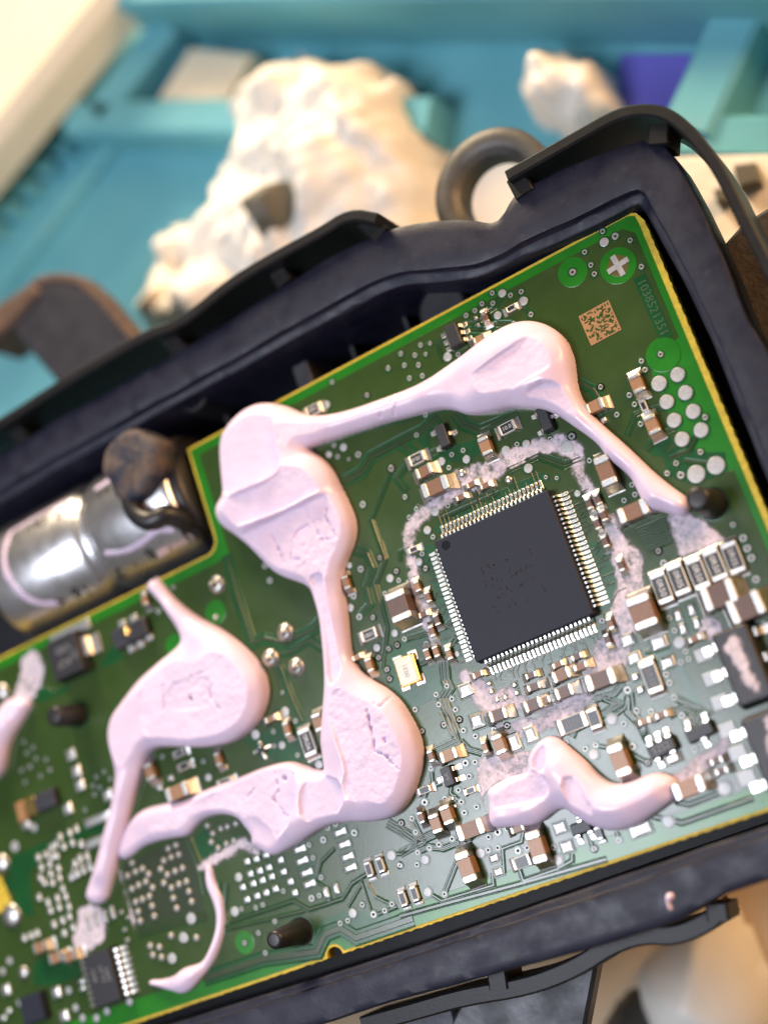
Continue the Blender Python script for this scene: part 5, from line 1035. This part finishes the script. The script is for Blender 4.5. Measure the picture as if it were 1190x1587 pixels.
goop('sealant_bead', [(10, 1086), (30, 1078), (54, 1088), (43, 1106), (26, 1134), (14, 1157), (13, 1174), (8, 1200), (-15, 1215), (-45, 1200), (-25, 1150), (-5, 1112)], [(30, 1095, 1.6), (5, 1140, 2.2), (-10, 1190, 2.4)], seed=27, label='pink sealant bead cut off by the left edge of the picture')
E_out = [(318, 1338), (328, 1340), (333, 1368), (344, 1388), (350, 1418), (346, 1452), (336, 1484), (319, 1510), (300, 1534), (285, 1540), (266, 1536), (240, 1528), (230, 1526), (232, 1518), (250, 1519), (272, 1512), (286, 1500), (300, 1496), (313, 1492), (322, 1478), (333, 1450), (336, 1418), (329, 1394), (318, 1372)]
goop('sealant_bead', E_out, [(322, 1350, 0.5), (340, 1420, 0.6), (325, 1490, 0.8), (295, 1518, 1.6), (245, 1523, 0.7)], seed=29, step=0.1, edge=0.8, blur_s=0.12, label='thin pink sealant trickle curling down beside the locating pin, lower left')

def residue(outline, seed, thick=0.10, cover=0.5, z=0.03, label=None, path=None, step=0.12):
    if path is not None:
        L = [(*UV(a, b), w / 11.5) for a, b, w in path]; A = np.array([q[:2] for q in L]); mx = max(q[2] for q in L) + 0.5
        x0, y0 = A.min(0) - mx; x1, y1 = A.max(0) + mx
    else:
        P = chaikin(polyUV(outline, z), 2); x0, y0 = P.min(0) - 0.4; x1, y1 = P.max(0) + 0.4
    X, Y = np.meshgrid(np.arange(x0, x1, step), np.arange(y0, y1, step))
    d = -dline(X, Y, L) if path is not None else sdf(X, Y, P)
    n = fbm(X / 0.8, Y / 0.8, seed, 6); n2 = fbm(X / 2.6, Y / 2.6, seed + 50, 3)
    d = d + (n - 0.5) * 1.1
    m = sstep(d / 0.55) * 1.0 - (1 - cover + 0.08) * np.clip(0.5 + 2.2 * (n2 - 0.45), 0, 1.2) - 0.30 * np.clip((n - 0.55) * 6, 0, 1)
    h = np.where(d > 0, 0.45 * thick * (m * 0.8 + 0.25 * n), -0.2); h = np.maximum(h, -0.05)
    c = (np.array([x0, y0]) + np.array([x1, y1])) / 2
    me = grid_mesh('sealant_residue', X - c[0], Y - c[1], h, (h > 0.0) & (d > 0), [m_film], np.clip(m, 0, 1))
    return tag(obj('sealant_residue', me, None, (c[0], c[1], z + 0.035)), label, 'residue')
residue(None, 201, 0.14, 0.62, label='dried sealant smear arching over the top of the square chip', path=[(634, 848, 10), (632, 825, 12), (650, 800, 13), (690, 772, 13), (715, 748, 20), (745, 737, 19), (790, 712, 14), (830, 692, 13), (868, 688, 15), (890, 700, 13), (900, 735, 10), (925, 780, 11), (940, 815, 12)])
residue(None, 205, 0.14, 0.7, label='dried sealant smear running down the right side of the chip leads', path=[(942, 805, 10), (955, 840, 15), (972, 870, 22), (978, 905, 18), (966, 945, 18), (960, 985, 22), (945, 1020, 24), (925, 1048, 18)])
residue(None, 211, 0.12, 0.6, label='dried sealant spots along the left side of the chip leads', path=[(638, 868, 9), (643, 900, 11), (654, 935, 13), (664, 968, 10), (678, 1000, 7)])
residue([(1026, 792), (1062, 789), (1088, 800), (1112, 818), (1128, 838), (1112, 848), (1065, 868), (1048, 868), (1038, 830)], 217, 0.16, 0.75, label='triangular dried sealant patch below the end of the large bead')
residue(None, 221, 0.14, 0.62, label='blotchy dried sealant between the capacitors below the chip', path=[(722, 1050, 12), (745, 1070, 17), (765, 1095, 20), (790, 1080, 16), (815, 1095, 12), (850, 1100, 9), (880, 1082, 10), (905, 1070, 13)])
residue(None, 223, 0.12, 0.6, label='long dried sealant streak above the curved bead', path=[(775, 1135, 12), (815, 1128, 14), (850, 1118, 11), (890, 1098, 11), (915, 1080, 8)])
residue([(738, 1168), (770, 1162), (832, 1155), (834, 1195), (775, 1215), (752, 1232), (756, 1265), (744, 1250), (734, 1205)], 227, 0.12, 0.68, label='speckled dried sealant patch beside the upper end of the curved bead')
residue(None, 231, 0.16, 0.8, label='dried sealant streak at the right end of the curved bead', path=[(1048, 1208, 9), (1070, 1198, 11), (1095, 1180, 13), (1118, 1160, 10), (1130, 1132, 5)])
residue([(1070, 965), (1095, 945), (1118, 958), (1128, 985), (1105, 1000), (1080, 990)], 233, 0.12, 0.7, label='dried sealant patch between the resistor row and the power chips')
residue([(122, 1400), (165, 1396), (168, 1440), (164, 1462), (125, 1484), (108, 1460), (120, 1430)], 237, 0.16, 0.85, label='pale dried sealant above the small outline chip at lower left')
residue([(34, 1012), (62, 1000), (75, 1050), (52, 1090), (16, 1086), (30, 1050)], 239, 0.14, 0.7, label='dried sealant beside the tabbed chip at the left')
residue(None, 241, 0.18, 0.8, label='crumbly dried sealant border under the left end of the large bead', path=[(312, 1345, 7), (345, 1325, 9), (378, 1305, 9), (400, 1322, 6)])
residue(None, 243, 0.12, 0.7, label='thin dried sealant line beside the bare chip site at lower left', path=[(186, 1350, 4), (196, 1385, 5), (206, 1420, 5), (210, 1440, 3)])
residue([(1118, 990), (1142, 978), (1152, 1000), (1162, 1030), (1184, 1068), (1168, 1076), (1150, 1066), (1138, 1030), (1120, 1008)], 251, 0.22, 0.95, 2.42, label='pink sealant scab on top of the upper power chip')
residue([(1172, 1112), (1200, 1100), (1220, 1160), (1200, 1190), (1184, 1160), (1186, 1130)], 253, 0.22, 0.9, 2.42, label='pink sealant scab on top of the lower power chip')
me, c = field('sealant_crumb', [(1030, 1385), (1042, 1382), (1046, 1392), (1038, 1398), (1044, 1412), (1034, 1408)], 0.7, 0.08, [m_goop], ZR, 61, 0.2, 1.0)
tag(obj('sealant_crumb', me, None, (c[0], c[1], ZR + 0.1)), 'pink sealant crumb stuck on the lower housing rim', 'crumb')
scene.render.engine = 'CYCLES'
